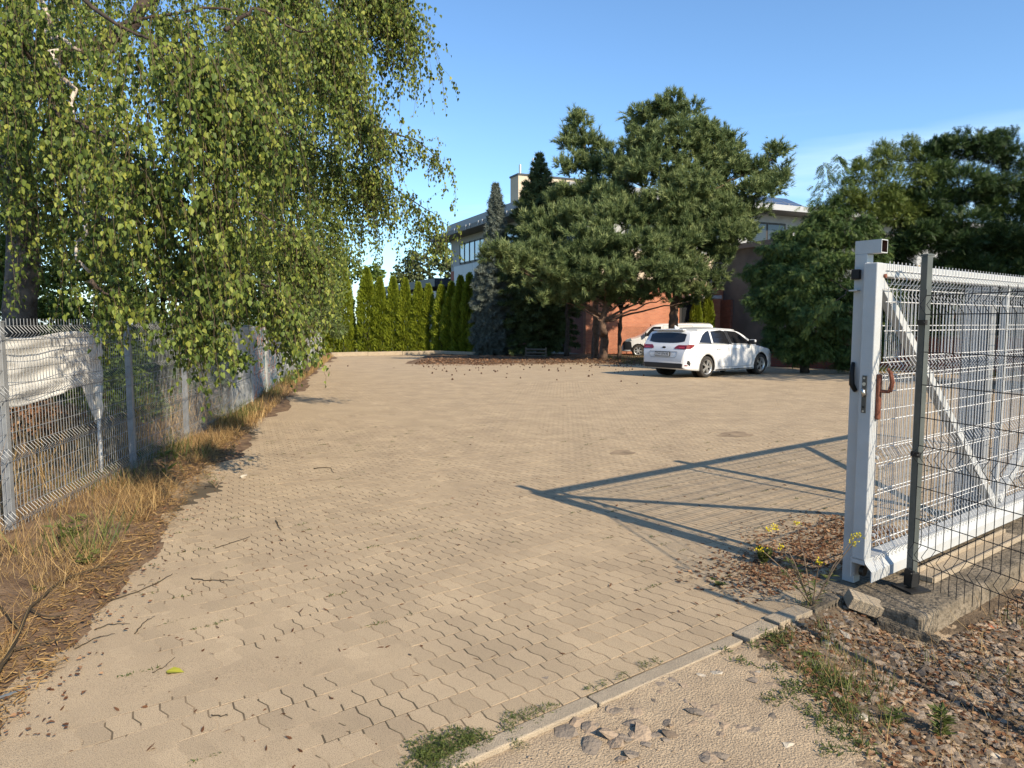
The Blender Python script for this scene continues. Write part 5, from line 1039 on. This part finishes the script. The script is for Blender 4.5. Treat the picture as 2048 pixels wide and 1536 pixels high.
bush(830, 90, [(815, 540, 34, 24, 90), (845, 530, 34, 26, 90), (880, 520, 26, 30, 90), (800, 558, 24, 16, 90), (893, 535, 20, 26, 88)], 'hazy olive trees above the flat white building', 'far_leaf', name='tree', cat='tree', dens=9, sz=(.35, .6), nsplit=5)
# conifers on the right
g0 = P(1920, 735, 24.5); g0[2] = gz(24.5)
Yb = [pblob(*q) for q in [(1905, 300, 50, 30, 25), (1975, 300, 55, 30, 25), (2040, 322, 50, 40, 25), (1855, 322, 52, 36, 25), (1930, 370, 75, 48, 24), (2025, 405, 70, 60, 24), (1855, 400, 62, 48, 24), (1935, 455, 75, 48, 23.3), (2025, 490, 70, 50, 23.3), (1850, 480, 62, 45, 23.5), (1930, 540, 80, 48, 23.2), (2035, 575, 72, 50, 23), (1840, 570, 60, 50, 23.8), (1920, 630, 90, 55, 23.5), (2030, 660, 90, 50, 23.2), (1830, 660, 60, 50, 24), (2120, 400, 90, 90, 24), (2120, 560, 90, 90, 24), (1930, 690, 100, 40, 23.4), (1790, 500, 50, 46, 24.2), (1785, 580, 46, 50, 24.2), (1790, 660, 46, 50, 24), (1880, 740, 90, 30, 23.6), (2000, 740, 90, 30, 23.4), (1800, 420, 50, 46, 24.4), (1960, 575, 80, 50, 24.6), (2045, 545, 70, 60, 24.8), (1885, 590, 70, 50, 24.6), (2060, 620, 80, 60, 24), (1975, 500, 80, 50, 25), (1870, 690, 80, 46, 23.8), (2060, 720, 80, 40, 23.4)]]
yw = blob_tree('yew_tree', 'big dark evergreen filling the right edge above the gate', 'tree', [g0, g0 + [0, 0, 1], P(1920, 400, 24.8)], Yb, 'yew_leaf', FEATHER, 300, (.16, .29), 'out', r0=.25, low=-.9, shell=.5, nsplit=6, fs=.42)
n = 260; sp_ = []; sd2 = []
for px, py, h in ((1913, 285, 24), (1935, 280, 20), (1960, 282, 18), (2028, 292, 34), (2012, 296, 20), (1985, 290, 16), (1870, 296, 16), (1890, 288, 14)):
    for k in range(30): t = rng.random(); q = P(px + rng.normal()*7*(1-t), py - h*t, 25 + rng.normal()*.15); sp_.append(q); sd2.append([rng.normal()*.5, rng.normal()*.5, .9])
foliage('tip_sprays', FEATHER, np.array(sp_), np.array(sd2), rvec(len(sp_)), rng.uniform(.22, .36, len(sp_)), rng.uniform(.3, .6, len(sp_)), 'yew_leaf', yw)
g0 = P(1700, 735, 24.2); g0[2] = gz(24.2)
blob_tree('locust_tree', 'yellow-green feathery tree top between the weeping conifer and the dark evergreen', 'tree', [g0, g0 + [0, 0, 1], P(1740, 420, 24.5)], [pblob(*q) for q in [(1772, 315, 42, 26, 24.3), (1725, 350, 40, 30, 24), (1795, 362, 55, 36, 23.8), (1745, 402, 50, 36, 23.6), (1693, 402, 34, 32, 23.8), (1818, 300, 30, 20, 24.5), (1800, 430, 50, 34, 23.6)]], 'locust_leaf', FEATHER, 220, (.15, .27), 'out', r0=.12, shell=.4, nsplit=6, fs=.45)
g0 = P(1610, 735, 23.2); g0[2] = gz(23.2)
Wb = [pblob(*q) for q in [(1645, 450, 38, 34, 23.6), (1692, 462, 52, 38, 23.3), (1622, 492, 38, 30, 23.3), (1645, 535, 70, 42, 22.8), (1592, 560, 58, 40, 22.7), (1556, 598, 42, 40, 22.8), (1622, 622, 62, 46, 22.4), (1692, 585, 52, 50, 22.8), (1682, 652, 46, 42, 22.4), (1612, 678, 50, 28, 22.6), (1565, 645, 36, 36, 22.9), (1532, 560, 28, 24, 23.2), (1740, 520, 46, 48, 23), (1748, 600, 46, 50, 23), (1745, 670, 40, 40, 23), (1600, 520, 40, 30, 23), (1562, 505, 42, 34, 23.2), (1592, 470, 34, 28, 23.5), (1522, 600, 36, 36, 23), (1505, 545, 22, 20, 23.3), (1552, 682, 36, 26, 23), (1655, 590, 60, 44, 22.6), (1600, 600, 60, 44, 22.6), (1640, 700, 60, 26, 22.6), (1700, 705, 50, 26, 22.7), (1590, 700, 40, 22, 22.8), (1660, 420, 30, 30, 23.6)]]
wc = blob_tree('weeping_conifer', 'weeping dark green conifer drooping over the low brick wall by the car', 'tree', [g0, g0 + [0, 0, 2], P(1655, 440, 23.6)], Wb, 'cypress_leaf', FEATHER, 300, (.16, .30), 'droop', r0=.16, shell=.4, nsplit=6, fs=.45)
Ps = []; Ds = []
for px0, top, base_y in ((1647, 328, 470), (1676, 312, 470), (1628, 400, 500)):                         # drooping leaders
    for y in np.linspace(top, base_y, 26):
        wdt = 4 + (y - top)*.20
        for k in range(9): sx_ = rng.normal(); Ps.append(P(px0 + sx_*wdt + (8*math.sin((y-top)*.05)), y + rng.normal()*3, 23.5 + rng.normal()*wdt*.012)); Ds.append([np.sign(sx_)*.6, rng.normal()*.4, -.7])
for y in np.linspace(0, 1, 30): Ps += [P(1676 + 14*y, 312 + 26*y*y, 23.5)]; Ds += [[.5, 0, -.7]]
foliage('leader_sprays', FEATHER, np.array(Ps), np.array(Ds) + rng.normal(size=(len(Ds), 3))*.2, rvec(len(Ps)), rng.uniform(.18, .32, len(Ps)), rng.uniform(.25, .7, len(Ps)), 'cypress_leaf', wc)
Ps = []; Ds = []
for y in np.linspace(0, 1, 60):                                                                        # the pale sunlit drooping spray
    q = P(1672 - 62*y, 605 + 62*y**1.6, 20.8 + .4*y); 
    for k in range(5): Ps.append(q + rng.normal(size=3)*[.12, .12, .10]*(1.25-y)); Ds.append([-.5, -.2, -.7])
foliage('pale_spray', FEATHER, np.array(Ps), np.array(Ds) + rng.normal(size=(len(Ds), 3))*.35, rvec(len(Ps)), rng.uniform(.14, .24, len(Ps)), rng.uniform(.7, 1, len(Ps)), 'cypress_leaf', wc)
limb(wc, PX((1660, 560, 22.4), (1690, 580, 21.6), (1672, 600, 20.9), (1640, 630, 20.9), (1612, 664, 21.2)), .02, .005, 'bark_dark')
# tall trees standing out of frame to the right, between the sun and the conifers
for i, (x, y, h) in enumerate([(15.9, 13.9, 11.5), (20.4, 16.8, 9.5), (26.5, 19, 9.5), (19.8, 11.2, 10.5), (25, 14.5, 10)]):
    g0 = np.array([x, y, 0.]); bl = [(np.array([x, y, h*f]) + rng.normal(size=3)*.35, np.array([2.3, 2.3, 1.7])*s_) for f, s_ in ((.28, .9), (.45, 1.1), (.62, 1.05), (.8, .85), (.92, .5))]
    blob_tree('tree', f'tall broadleaf tree outside the right edge, {ORD[i]} of the row', 'tree', [g0, g0 + [0, 0, h*.5], g0 + [0, 0, h*.9]], bl, 'shrub_leaf', LEAF, 20, (.16, .26), 'rand', 'trees out of frame to the right', r0=.2)

# ================================================================== GROUND COVER AND SMALL THINGS
def blades(name, label, cat, pos, ln, m, lean=.5, wd=1.0, tint=None, parent=None):
    n = len(pos); a = rng.uniform(0, 2*np.pi, n); d = norm(np.stack([np.cos(a)*lean, np.sin(a)*lean, np.ones(n)], -1) + rng.normal(size=(n, 3))*.25); nn = norm(np.stack([np.cos(a), np.sin(a), np.full(n, -.3)], -1))*-1
    sc = np.stack([ln*wd, ln, ln], -1); o = foliage(name, BLADE, pos, d, nn, sc, rng.uniform(0, 1, n) if tint is None else tint, m, parent); tag(o, label, cat); return o
def gzn(y): return np.array([gz(q) for q in y])
# dry grass and green grass tufts along the left fence
def verge_pts(n, y0, y1, a, b, pw_=1.0):
    y = y0 + (y1-y0)*rng.random(n)**pw_; fx = np.array([fence_x(q) for q in y]); ex = edge_x(y); f = rng.uniform(a, b, n); x = fx + (ex-fx)*f; return np.stack([x, y, gzn(y) + .01], -1)
p = verge_pts(22000, 2.9, 12, -.15, .85, 1.3); c = sines(p[:, 0], p[:, 1], 44, 2.2, 8); p = p[c > -.2]; f_ = rng.random(len(p))
blades('dry_grass', 'straw-coloured dry grass along the foot of the left fence', 'grass', p, rng.uniform(.08, .36, len(p))*rng.uniform(.4, 1, len(p)), 'grass_dry', 1.7, .20)
p = verge_pts(8000, 4.6, 30, -.25, .8, 1.2); c = sines(p[:, 0], p[:, 1], 47, 1.6, 8); p = p[c > .15]
blades('green_grass', 'green grass tufts growing through the left fence', 'grass', p, rng.uniform(.08, .34, len(p)), 'grass_green', .5, .4)
p = verge_pts(5000, 10, 40, .1, 1.15, 1.0); blades('dry_grass', 'yellow dry grass at the far end of the left fence', 'grass', p, rng.uniform(.05, .24, len(p)), 'grass_dry', .8, .5)
p = verge_pts(1700, 3, 12, -1.2, -.05); blades('undergrowth', 'pale dry stalks and undergrowth behind the mesh fence', 'undergrowth', p, rng.uniform(.25, .95, len(p)), 'grass_dry', .45, .10)
c = G(190, 975); q = np.stack([c[0] + rng.normal(size=420)*.28, c[1] + rng.normal(size=420)*.45, np.full(420, .02)], -1); blades('green_grass', 'bright green grass patch in the dry straw by the fence', 'grass', q, rng.uniform(.08, .26, 420), 'grass_green', .6, .3)
# leaf litter
def flat_litter(name, label, pos, sz, m='litter_leaf', T=LEAF, tint=None):
    n = len(pos); a = rng.uniform(0, 2*np.pi, n); d = np.stack([np.cos(a), np.sin(a), rng.normal(size=n)*.22], -1); foliage_o = foliage(name, T, pos, d, norm(np.array([0, 0, 1.]) + rng.normal(size=(n, 3))*.28), sz, rng.random(n) if tint is None else tint, m); tag(foliage_o, label, 'leaf litter')
p = verge_pts(9000, 2.6, 26, .2, 1.25, 1.6); ok = rng.random(len(p)) < np.interp((p[:, 0] - np.array([fence_x(q) for q in p[:, 1]]))/(edge_x(p[:, 1]) - np.array([fence_x(q) for q in p[:, 1]])), [.2, .9, 1.25], [1, .8, .12]); p = p[ok]; p[:, 2] += .008; flat_litter('leaf_litter', 'brown fallen leaves between the fence and the paving', p, rng.uniform(.008, .032, len(p)))
n = 5000; u = rng.uniform(.35, 2.6, n); v = rng.normal(size=n)*.22 + .40 + .12*(u - 1); p = Q0 + GD*u[:, None] + GN*v[:, None]; p[:, 2] = gzn(p[:, 1]) + .006; ok = (v > .16) & (rng.random(n) < np.interp(u, [.35, 1.0], [.1, 1])); flat_litter('leaf_litter', 'brown leaf litter drifted beside the gate post', p[ok], rng.uniform(.01, .035, ok.sum()))
n = 11000; u = rng.uniform(-.6, 2.4, n); v = -rng.uniform(.14, 1.6, n); p = Q0 + GD*u[:, None] + GN*v[:, None]; p[:, 2] = apron_z(u, v) + .016; ok = (u > .15 + .68*v) & (rng.random(n) < np.interp(-v, [.1, .6, 1.6], [1, .6, .25])) & ~((u > .93) & (v > -.6)); flat_litter('leaf_litter', 'dry brown chips and leaves over the gravel verge', p[ok], rng.uniform(.010, .035, ok.sum()))
n = 9000; x = rng.uniform(-4, 9.5, n); y = 27.2 + rng.gamma(2.2, 1.6, n); p = np.stack([x, y, gzn(y) + .05], -1); fr = 29.3 + .6*np.sin(x*.8) + .35*np.sin(x*2.3+1) - np.clip((x-5)*.42, 0, 4.2); ok = rng.random(n) < np.interp(y - fr, [-1.6, -.3, .5], [0, .35, 1]); p[:, 2] = gzn(y) + .012 + np.clip((y-fr)*.05, 0, .08); flat_litter('needle_litter', 'brown needles and leaves under the pines', p[ok], rng.uniform(.04, .10, ok.sum()))
# grass in front of the brick wall and round the car nose
n = 5000; f = rng.random(n); q = a0 + (a1 - a0)*(f[:, None]*1.0) + nn_ if False else a0 + (a1-a0)*f[:, None] + np.array([dd[1], -dd[0], 0])*0 if False else np.array(G(1545, 733)) + (np.array(G(1745, 741)) + norm((G(1745, 741)-G(1545, 733))*[1, 1, 0])*6 - G(1545, 733))*f[:, None]
q = q + np.array([.3, -.95, 0])*np.abs(rng.normal(size=(n, 1)))*.9; q[:, 2] = gzn(q[:, 1]); c = sines(q[:, 0], q[:, 1], 51, 1.4, 7); q = q[c > -.05]; blades('verge_grass', 'patchy grass strip in front of the low brick wall', 'grass', q, rng.uniform(.06, .24, len(q)), 'grass_green', .6, .8)
n = 1500; x = rng.uniform(4.5, 10, n); y = 28 + rng.random(n)*8; q = np.stack([x, y, gzn(y) + .03], -1); blades('bed_grass', 'thin grass on the bed behind the white car', 'grass', q, rng.uniform(.08, .3, n), 'grass_green', .6, .8)
# low mats of knotgrass on the kerb and the verge
def mat_weed(name, label, spots, dens, ln, m='grass_green', T=LANCE, upz=.45):
    Ps = []
    for px, py, r_ in spots:
        c = G(px, py, -.02); k = int(dens*r_*r_*3.14); a = rng.uniform(0, 6.28, k); rr = r_*rng.random(k)**.75*(1 + .3*np.sin(3*a + px) + .25*np.sin(7*a + py)); q = np.stack([c[0] + rr*np.cos(a), c[1] + rr*np.sin(a), np.zeros(k)], -1); u, v = to_uv(q); q[:, 2] = np.where(v < -.08, apron_z(u, v), 0) + rng.uniform(.0, .03, k)*(1 - rr/r_/1.3); Ps.append(q)
    p = np.concatenate(Ps); n = len(p); d = norm(rng.normal(size=(n, 3))*[1, 1, .3] + [0, 0, upz]); o = foliage(name, T, p, d, norm(np.array([0, 0, 1.]) + rng.normal(size=(n, 3))*.5), rng.uniform(*ln, n), rng.uniform(0, .75, n), m); tag(o, label, 'weeds'); return o
mat_weed('knotgrass', 'mat of green knotgrass at the bottom edge beside the kerb', [(885, 1508, .12), (925, 1495, .10), (955, 1488, .07), (850, 1525, .09), (870, 1535, .12)], 19000, (.008, .022))
mat_weed('knotgrass', 'knotgrass clumps along the middle of the kerb', [(1025, 1447, .05), (1060, 1442, .06), (1098, 1430, .045), (1020, 1470, .05), (1035, 1500, .04), (1205, 1378, .03), (1245, 1362, .035), (1290, 1342, .04), (1310, 1332, .03), (1180, 1388, .03)], 15000, (.008, .02))
mat_weed('verge_weeds', 'dense low weeds and grass on the verge right of the dirt', [(1560, 1290, .10), (1600, 1310, .12), (1640, 1340, .13), (1675, 1370, .14), (1640, 1400, .14), (1570, 1400, .07), (1540, 1410, .06), (1700, 1430, .12), (1670, 1470, .10), (1720, 1500, .10), (1530, 1275, .06), (1450, 1310, .04), (1480, 1330, .05), (1510, 1300, .05), (1545, 1345, .05), (1590, 1380, .07), (1610, 1430, .06), (1640, 1450, .07), (1660, 1510, .06)], 6500, (.012, .032))
joint = cells[(dist < 11) & infr]; k = rng.integers(0, len(joint), 420); jp = joint[k] + GN*(BL/2)*np.sign(rng.normal(size=(420, 1))) + GD*rng.uniform(-.05, .05, (420, 1)); pr = np.interp(jp[:, 0]/jp[:, 1], [-.5, -.25, 0, .35, .6], [1, .6, .18, .35, 1]); jp = jp[rng.random(420) < pr]; m_ = rng.integers(6, 26, len(jp)); q = np.repeat(jp, m_, 0) + GD*rng.normal(size=(m_.sum(), 1))*.035 + GN*rng.normal(size=(m_.sum(), 1))*.008; q[:, 2] = gzn(q[:, 1]) + .001
o = foliage('joint_weeds', LANCE, q, norm(rng.normal(size=(len(q), 3))*[1, 1, .3] + [0, 0, .35]), norm(np.array([0, 0, 1.]) + rng.normal(size=(len(q), 3))*.5), rng.uniform(.010, .026, len(q)), rng.uniform(0, .6, len(q)), 'grass_green'); tag(o, 'tiny weeds sprouting in the paving joints', 'weeds')
k = rng.integers(0, len(joint), 2600); jp = joint[k] + np.where(rng.random((2600, 1)) < .5, GN*(BL/2) + GD*rng.uniform(-.05, .05, (2600, 1)), GD*(BW/2) + GN*rng.uniform(-.09, .09, (2600, 1))); jp = jp + rng.normal(size=(2600, 3))*.006; jp[:, 2] = gzn(jp[:, 1]) + .002; jk = rng.random(2600) < np.interp(jp[:, 0]/jp[:, 1], [-.5, -.2, .1, .5], [1, .55, .3, .6]); jp = jp[jk]
flat_litter('paving_debris', 'dark crumbs and plant bits caught in the paving joints', jp, np.stack([rng.uniform(.008, .02, len(jp)), rng.uniform(.01, .045, len(jp)), np.full(len(jp), .01)], -1), tint=rng.uniform(0, .35, len(jp)))
p = verge_pts(17000, 2.4, 14, .1, 1.05, 1.4); p[:, 2] += .012; flat_litter('straw_litter', 'matted straw and twig bits on the soil by the left fence', p, np.stack([np.full(len(p), .012), rng.uniform(.02, .12, len(p)), np.full(len(p), .02)], -1)*rng.uniform(.5, 1, (len(p), 1)), m='grass_dry', tint=rng.uniform(0, .7, len(p)))
# grass tufts on the verge at right
Ps = []
for px, py, r_, k in [(1640, 1375, .12, 260), (1690, 1390, .10, 200), (1700, 1330, .08, 120), (1770, 1370, .06, 90), (1750, 1420, .08, 110), (1640, 1270, .05, 70), (1665, 1300, .08, 100), (1610, 1235, .05, 60), (1700, 1460, .10, 150), (1560, 1300, .08, 120), (1770, 1480, .05, 60), (1980, 1330, .12, 60), (2020, 1230, .1, 50), (1850, 1300, .06, 30)]:
    c = G(px, py, -.06); a = rng.uniform(0, 6.28, k); rr = r_*np.sqrt(rng.random(k)); Ps.append(np.stack([c[0] + rr*np.cos(a), c[1] + rr*np.sin(a), np.zeros(k)], -1))
q = np.concatenate(Ps)[::2]; u, v = to_uv(q); q[:, 2] = np.where(v < -.08, apron_z(u, v), 0); blades('verge_grass', 'thin green grass tufts on the gravel verge by the footing', 'grass', q, rng.uniform(.03, .13, len(q)), 'grass_green', .7, .55)
n = 4200; u = rng.uniform(-.7, 3.0, n); v = -rng.uniform(.12, 2.0, n); ok = (u > .15 + .68*v) & ~((u > .93) & (v > -.6)); q = Q0 + GD*u[:, None] + GN*v[:, None]; q[:, 2] = apron_z(u, v); q = q[ok]; blades('dry_stalks', 'dry straw stalks lying over the gravel verge', 'grass', q, rng.uniform(.05, .2, len(q)), 'grass_dry', 2.2, .16)
# single weeds
def weed(label, px, py, h, nst, spread, m='grass_green', lf=(.02, .045), per=22, T=LEAF, dz=0, flower=False, name='weed', base=None):
    c = G(px, py, dz) if base is None else base; o = thing(name, label, 'weed', tuple(c)); b = MB(); Ps = []; Ds = []; Fl = []
    for i in range(nst):
        a = rng.uniform(0, 6.28); tip = c + np.array([math.cos(a)*spread*rng.uniform(.4, 1), math.sin(a)*spread*rng.uniform(.4, 1), h*rng.uniform(.7, 1)]); md = c*.5 + tip*.5 + np.array([0, 0, h*.08]); b.tube([c, md, tip], [.004, .003, .0015], 4)
        for k in range(per):
            t = rng.uniform(.12, 1) if not flower else rng.uniform(.05, .55); q = (1-t)**2*c + 2*t*(1-t)*md + t*t*tip; Ps.append(q); z = rng.uniform(0, 6.28); Ds.append([math.cos(z), math.sin(z), rng.uniform(.1, .8)])
        Fl.append(tip)
    b.build('stem', m if False else 'twig_pale' if flower else 'twig_pale', o); n = len(Ps); foliage('leaves', T, np.array(Ps), np.array(Ds), norm(np.array([0, 0, 1.]) + rng.normal(size=(n, 3))*.4), rng.uniform(*lf, n), rng.uniform(.2, 1, n), m, o)
    if flower:
        for tip in Fl:
            k = 26; q = tip + rng.normal(size=(k, 3))*[.011, .011, .008]; foliage('flower_head', LEAF, q, rvec(k) + [0, 0, .5], rvec(k), rng.uniform(.008, .014, k), rng.random(k), 'flower', o, kind=None)
    return o
weed('tall yellow-flowered weed sprawling in front of the gate post', 1625, 1215, .44, 9, .34, lf=(.02, .06), per=16, T=LANCE, flower=True)
weed('bushy bright green weed growing from the paving left of the gate', 1527, 1130, .12, 7, .05, lf=(.02, .035), per=34)
weed('tall leafy weed at the bottom edge left of the gravel', 1790, 1490, .16, 3, .03, lf=(.03, .06), per=26, T=LANCE, dz=-.12)
weed('bright green upright weed at the bottom right corner', 1880, 1500, .20, 3, .03, lf=(.03, .07), per=36, T=LANCE, dz=-.12)
weed('small pale leafy weed on the verge edge', 1610, 1330, .07, 3, .05, lf=(.025, .045), per=9, dz=-.06)
weed('milkweed-like leafy plant at the foot of the mesh fence', 335, 965, .34, 2, .06, lf=(.09, .16), per=12, T=LANCE, base=G(335, 958))
weed('grey-green thistle in the dry grass at the left edge', 148, 1085, .20, 5, .16, lf=(.05, .11), per=12, T=LANCE)
weed('small pale yellow-green weed below the thistle', 175, 1135, .10, 4, .10, lf=(.03, .06), per=10)
weed('tiny green seedling on the litter at the left edge', 82, 1190, .06, 2, .03, lf=(.03, .05), per=5)
weed('low branching weed on the paving near the fence', 432, 975, .14, 6, .18, lf=(.02, .04), per=14, T=LANCE)
weed('thin sprig growing from the paving beside the dark litter', 468, 915, .22, 2, .04, lf=(.03, .05), per=16, T=LANCE)
weed('flat green weed on the paving inside the gate shadow', 1437, 1172, .03, 5, .06, lf=(.015, .03), per=10)
# twigs and odd things on the paving
def px_twig(label, pts, r0, r1, m='twig', name='twig', dz=.008, sub=()):
    P3 = [G(*q) + [0, 0, dz] for q in pts]; o = thing(name, label, 'twig', tuple(P3[0])); limb(o, P3, r0*.7, r1*.6, m, 'stem', 5, .003)
    for s in sub: limb(o, [G(*q) + [0, 0, dz] for q in s], r1*.9, r1*.5, m, 'side_twig', 4, .002)
px_twig('forked fallen branch on the paving at the left edge', [(-30, 1400), (10, 1345), (40, 1280), (70, 1225), (130, 1175), (200, 1150), (275, 1135)], .018, .007, dz=.05, sub=([(38, 1275), (0, 1230), (-40, 1205)], [(20, 1320), (60, 1310), (145, 1292)], [(60, 1235), (100, 1252), (135, 1248)]))
px_twig('dark curved twig on the paving near the birch shadow', [(627, 938), (655, 936), (668, 947)], .008, .004)
px_twig('thin straight twig on the left part of the paving', [(383, 1158), (420, 1163), (470, 1162)], .005, .003)
px_twig('short dark twig near the middle left of the paving', [(552, 1042), (556, 1052), (563, 1062)], .006, .004)
px_twig('pale thin twig lying across the paving joints at left', [(430, 1098), (470, 1085), (500, 1075)], .004, .003)
px_twig('thin broken twig near the bottom of the paving', [(424, 1433), (455, 1435)], .004, .003)
px_twig('long thin twig by the edge of the dry grass', [(200, 1210), (260, 1190), (320, 1165), (345, 1150)], .006, .003)
px_twig('small bent twig left of the yellow leaf', [(305, 1348), (330, 1335), (350, 1318)], .003, .002)
for i, (a, c) in enumerate([((150, 1300), (230, 1270)), ((190, 1262), (260, 1250)), ((60, 1130), (150, 1110)), ((20, 1165), (110, 1140)), ((270, 1270), (310, 1235))]): px_twig(f'dead twig in the litter strip, {ORD[i]} of five near the left edge', [a, ((a[0]+c[0])/2, (a[1]+c[1])/2 - 6), c], .005, .002)
b = MB(); b.tube([G(-25, 1420) + [0, 0, .03], G(60, 1379) + [0, 0, .012]], .0085, 8); tag(b.build('plastic_rod', 'rod_grey'), 'short grey plastic rod on the paving at the left edge', 'rod')
p = G(345, 1345); b = MB(); V, Fs = LEAF; V = np.array(V)*.085; V = V @ np.array([[0, 1, 0], [1, 0, 0], [0, 0, 1]]).T; b.add(V + p + [-.03, 0, .006], Fs); tag(b.build('fallen_leaf', 'yellow_leaf'), 'single yellow-green fallen leaf on the paving', 'leaf')
for px, py, s, lab in [(487, 956, .05, 'white pebble on the paving near the fence'), (925, 1062, .012, 'tiny pale pebble in the middle of the paving')]:
    me = mesh_np('pebble', *STN[3]); me.materials.append(MATS['stone_pale']); o = bpy.data.objects.new('pebble', me); link(o); q = G(px, py); o.location = (q[0], q[1], q[2] + s*.35); o.scale = (s*.8, s*.6, s*.7); tag(o, lab, 'pebble')
cm = mesh_np('fallen_cone', *ico(77, 1, .7)); cm.materials.append(MATS['cone'])
k = 0
while k < 130:
    x = rng.normal()*4.2 + 2.2; y = 29.2 - rng.gamma(1.6, 2.0); 
    if y < 18 or (4.2 < x and y < 25 + (x-4.2)*.2): continue
    o = bpy.data.objects.new('fallen_cone', cm); link(o); s = rng.uniform(.022, .042); o.location = (x, y, gz(y) + s*.6); o.scale = (s, s*.8, s); o.rotation_euler = (0, 0, rng.uniform(0, 6)); tag(o, 'small dark pine cone lying on the paving before the pines', 'pine cone', 'pine cones scattered on the paving'); k += 1
# small stains: a dark oil patch drawn as a thin film
for px, py, rx, ry, lab in [(1470, 869, 34, 5.5, 'dark damp stain on the paving left of the gate'), (1245, 905, 24, 5, 'faint dark stain in the middle of the paving')]:
    c = G(px, py); k = c[1]/F; a = np.linspace(0, 2*np.pi, 25)[:-1]; rr = 1 + .12*np.sin(3*a) + .08*np.sin(5*a+1); q = np.array([G(px + rx*np.cos(t)*r_, py + ry*np.sin(t)*r_) for t, r_ in zip(a, rr)]); q[:, 2] += .0027; b = MB(); b.add(q, [tuple(range(24))[::-1]]); o = b.build('stain', 'stain', yard)
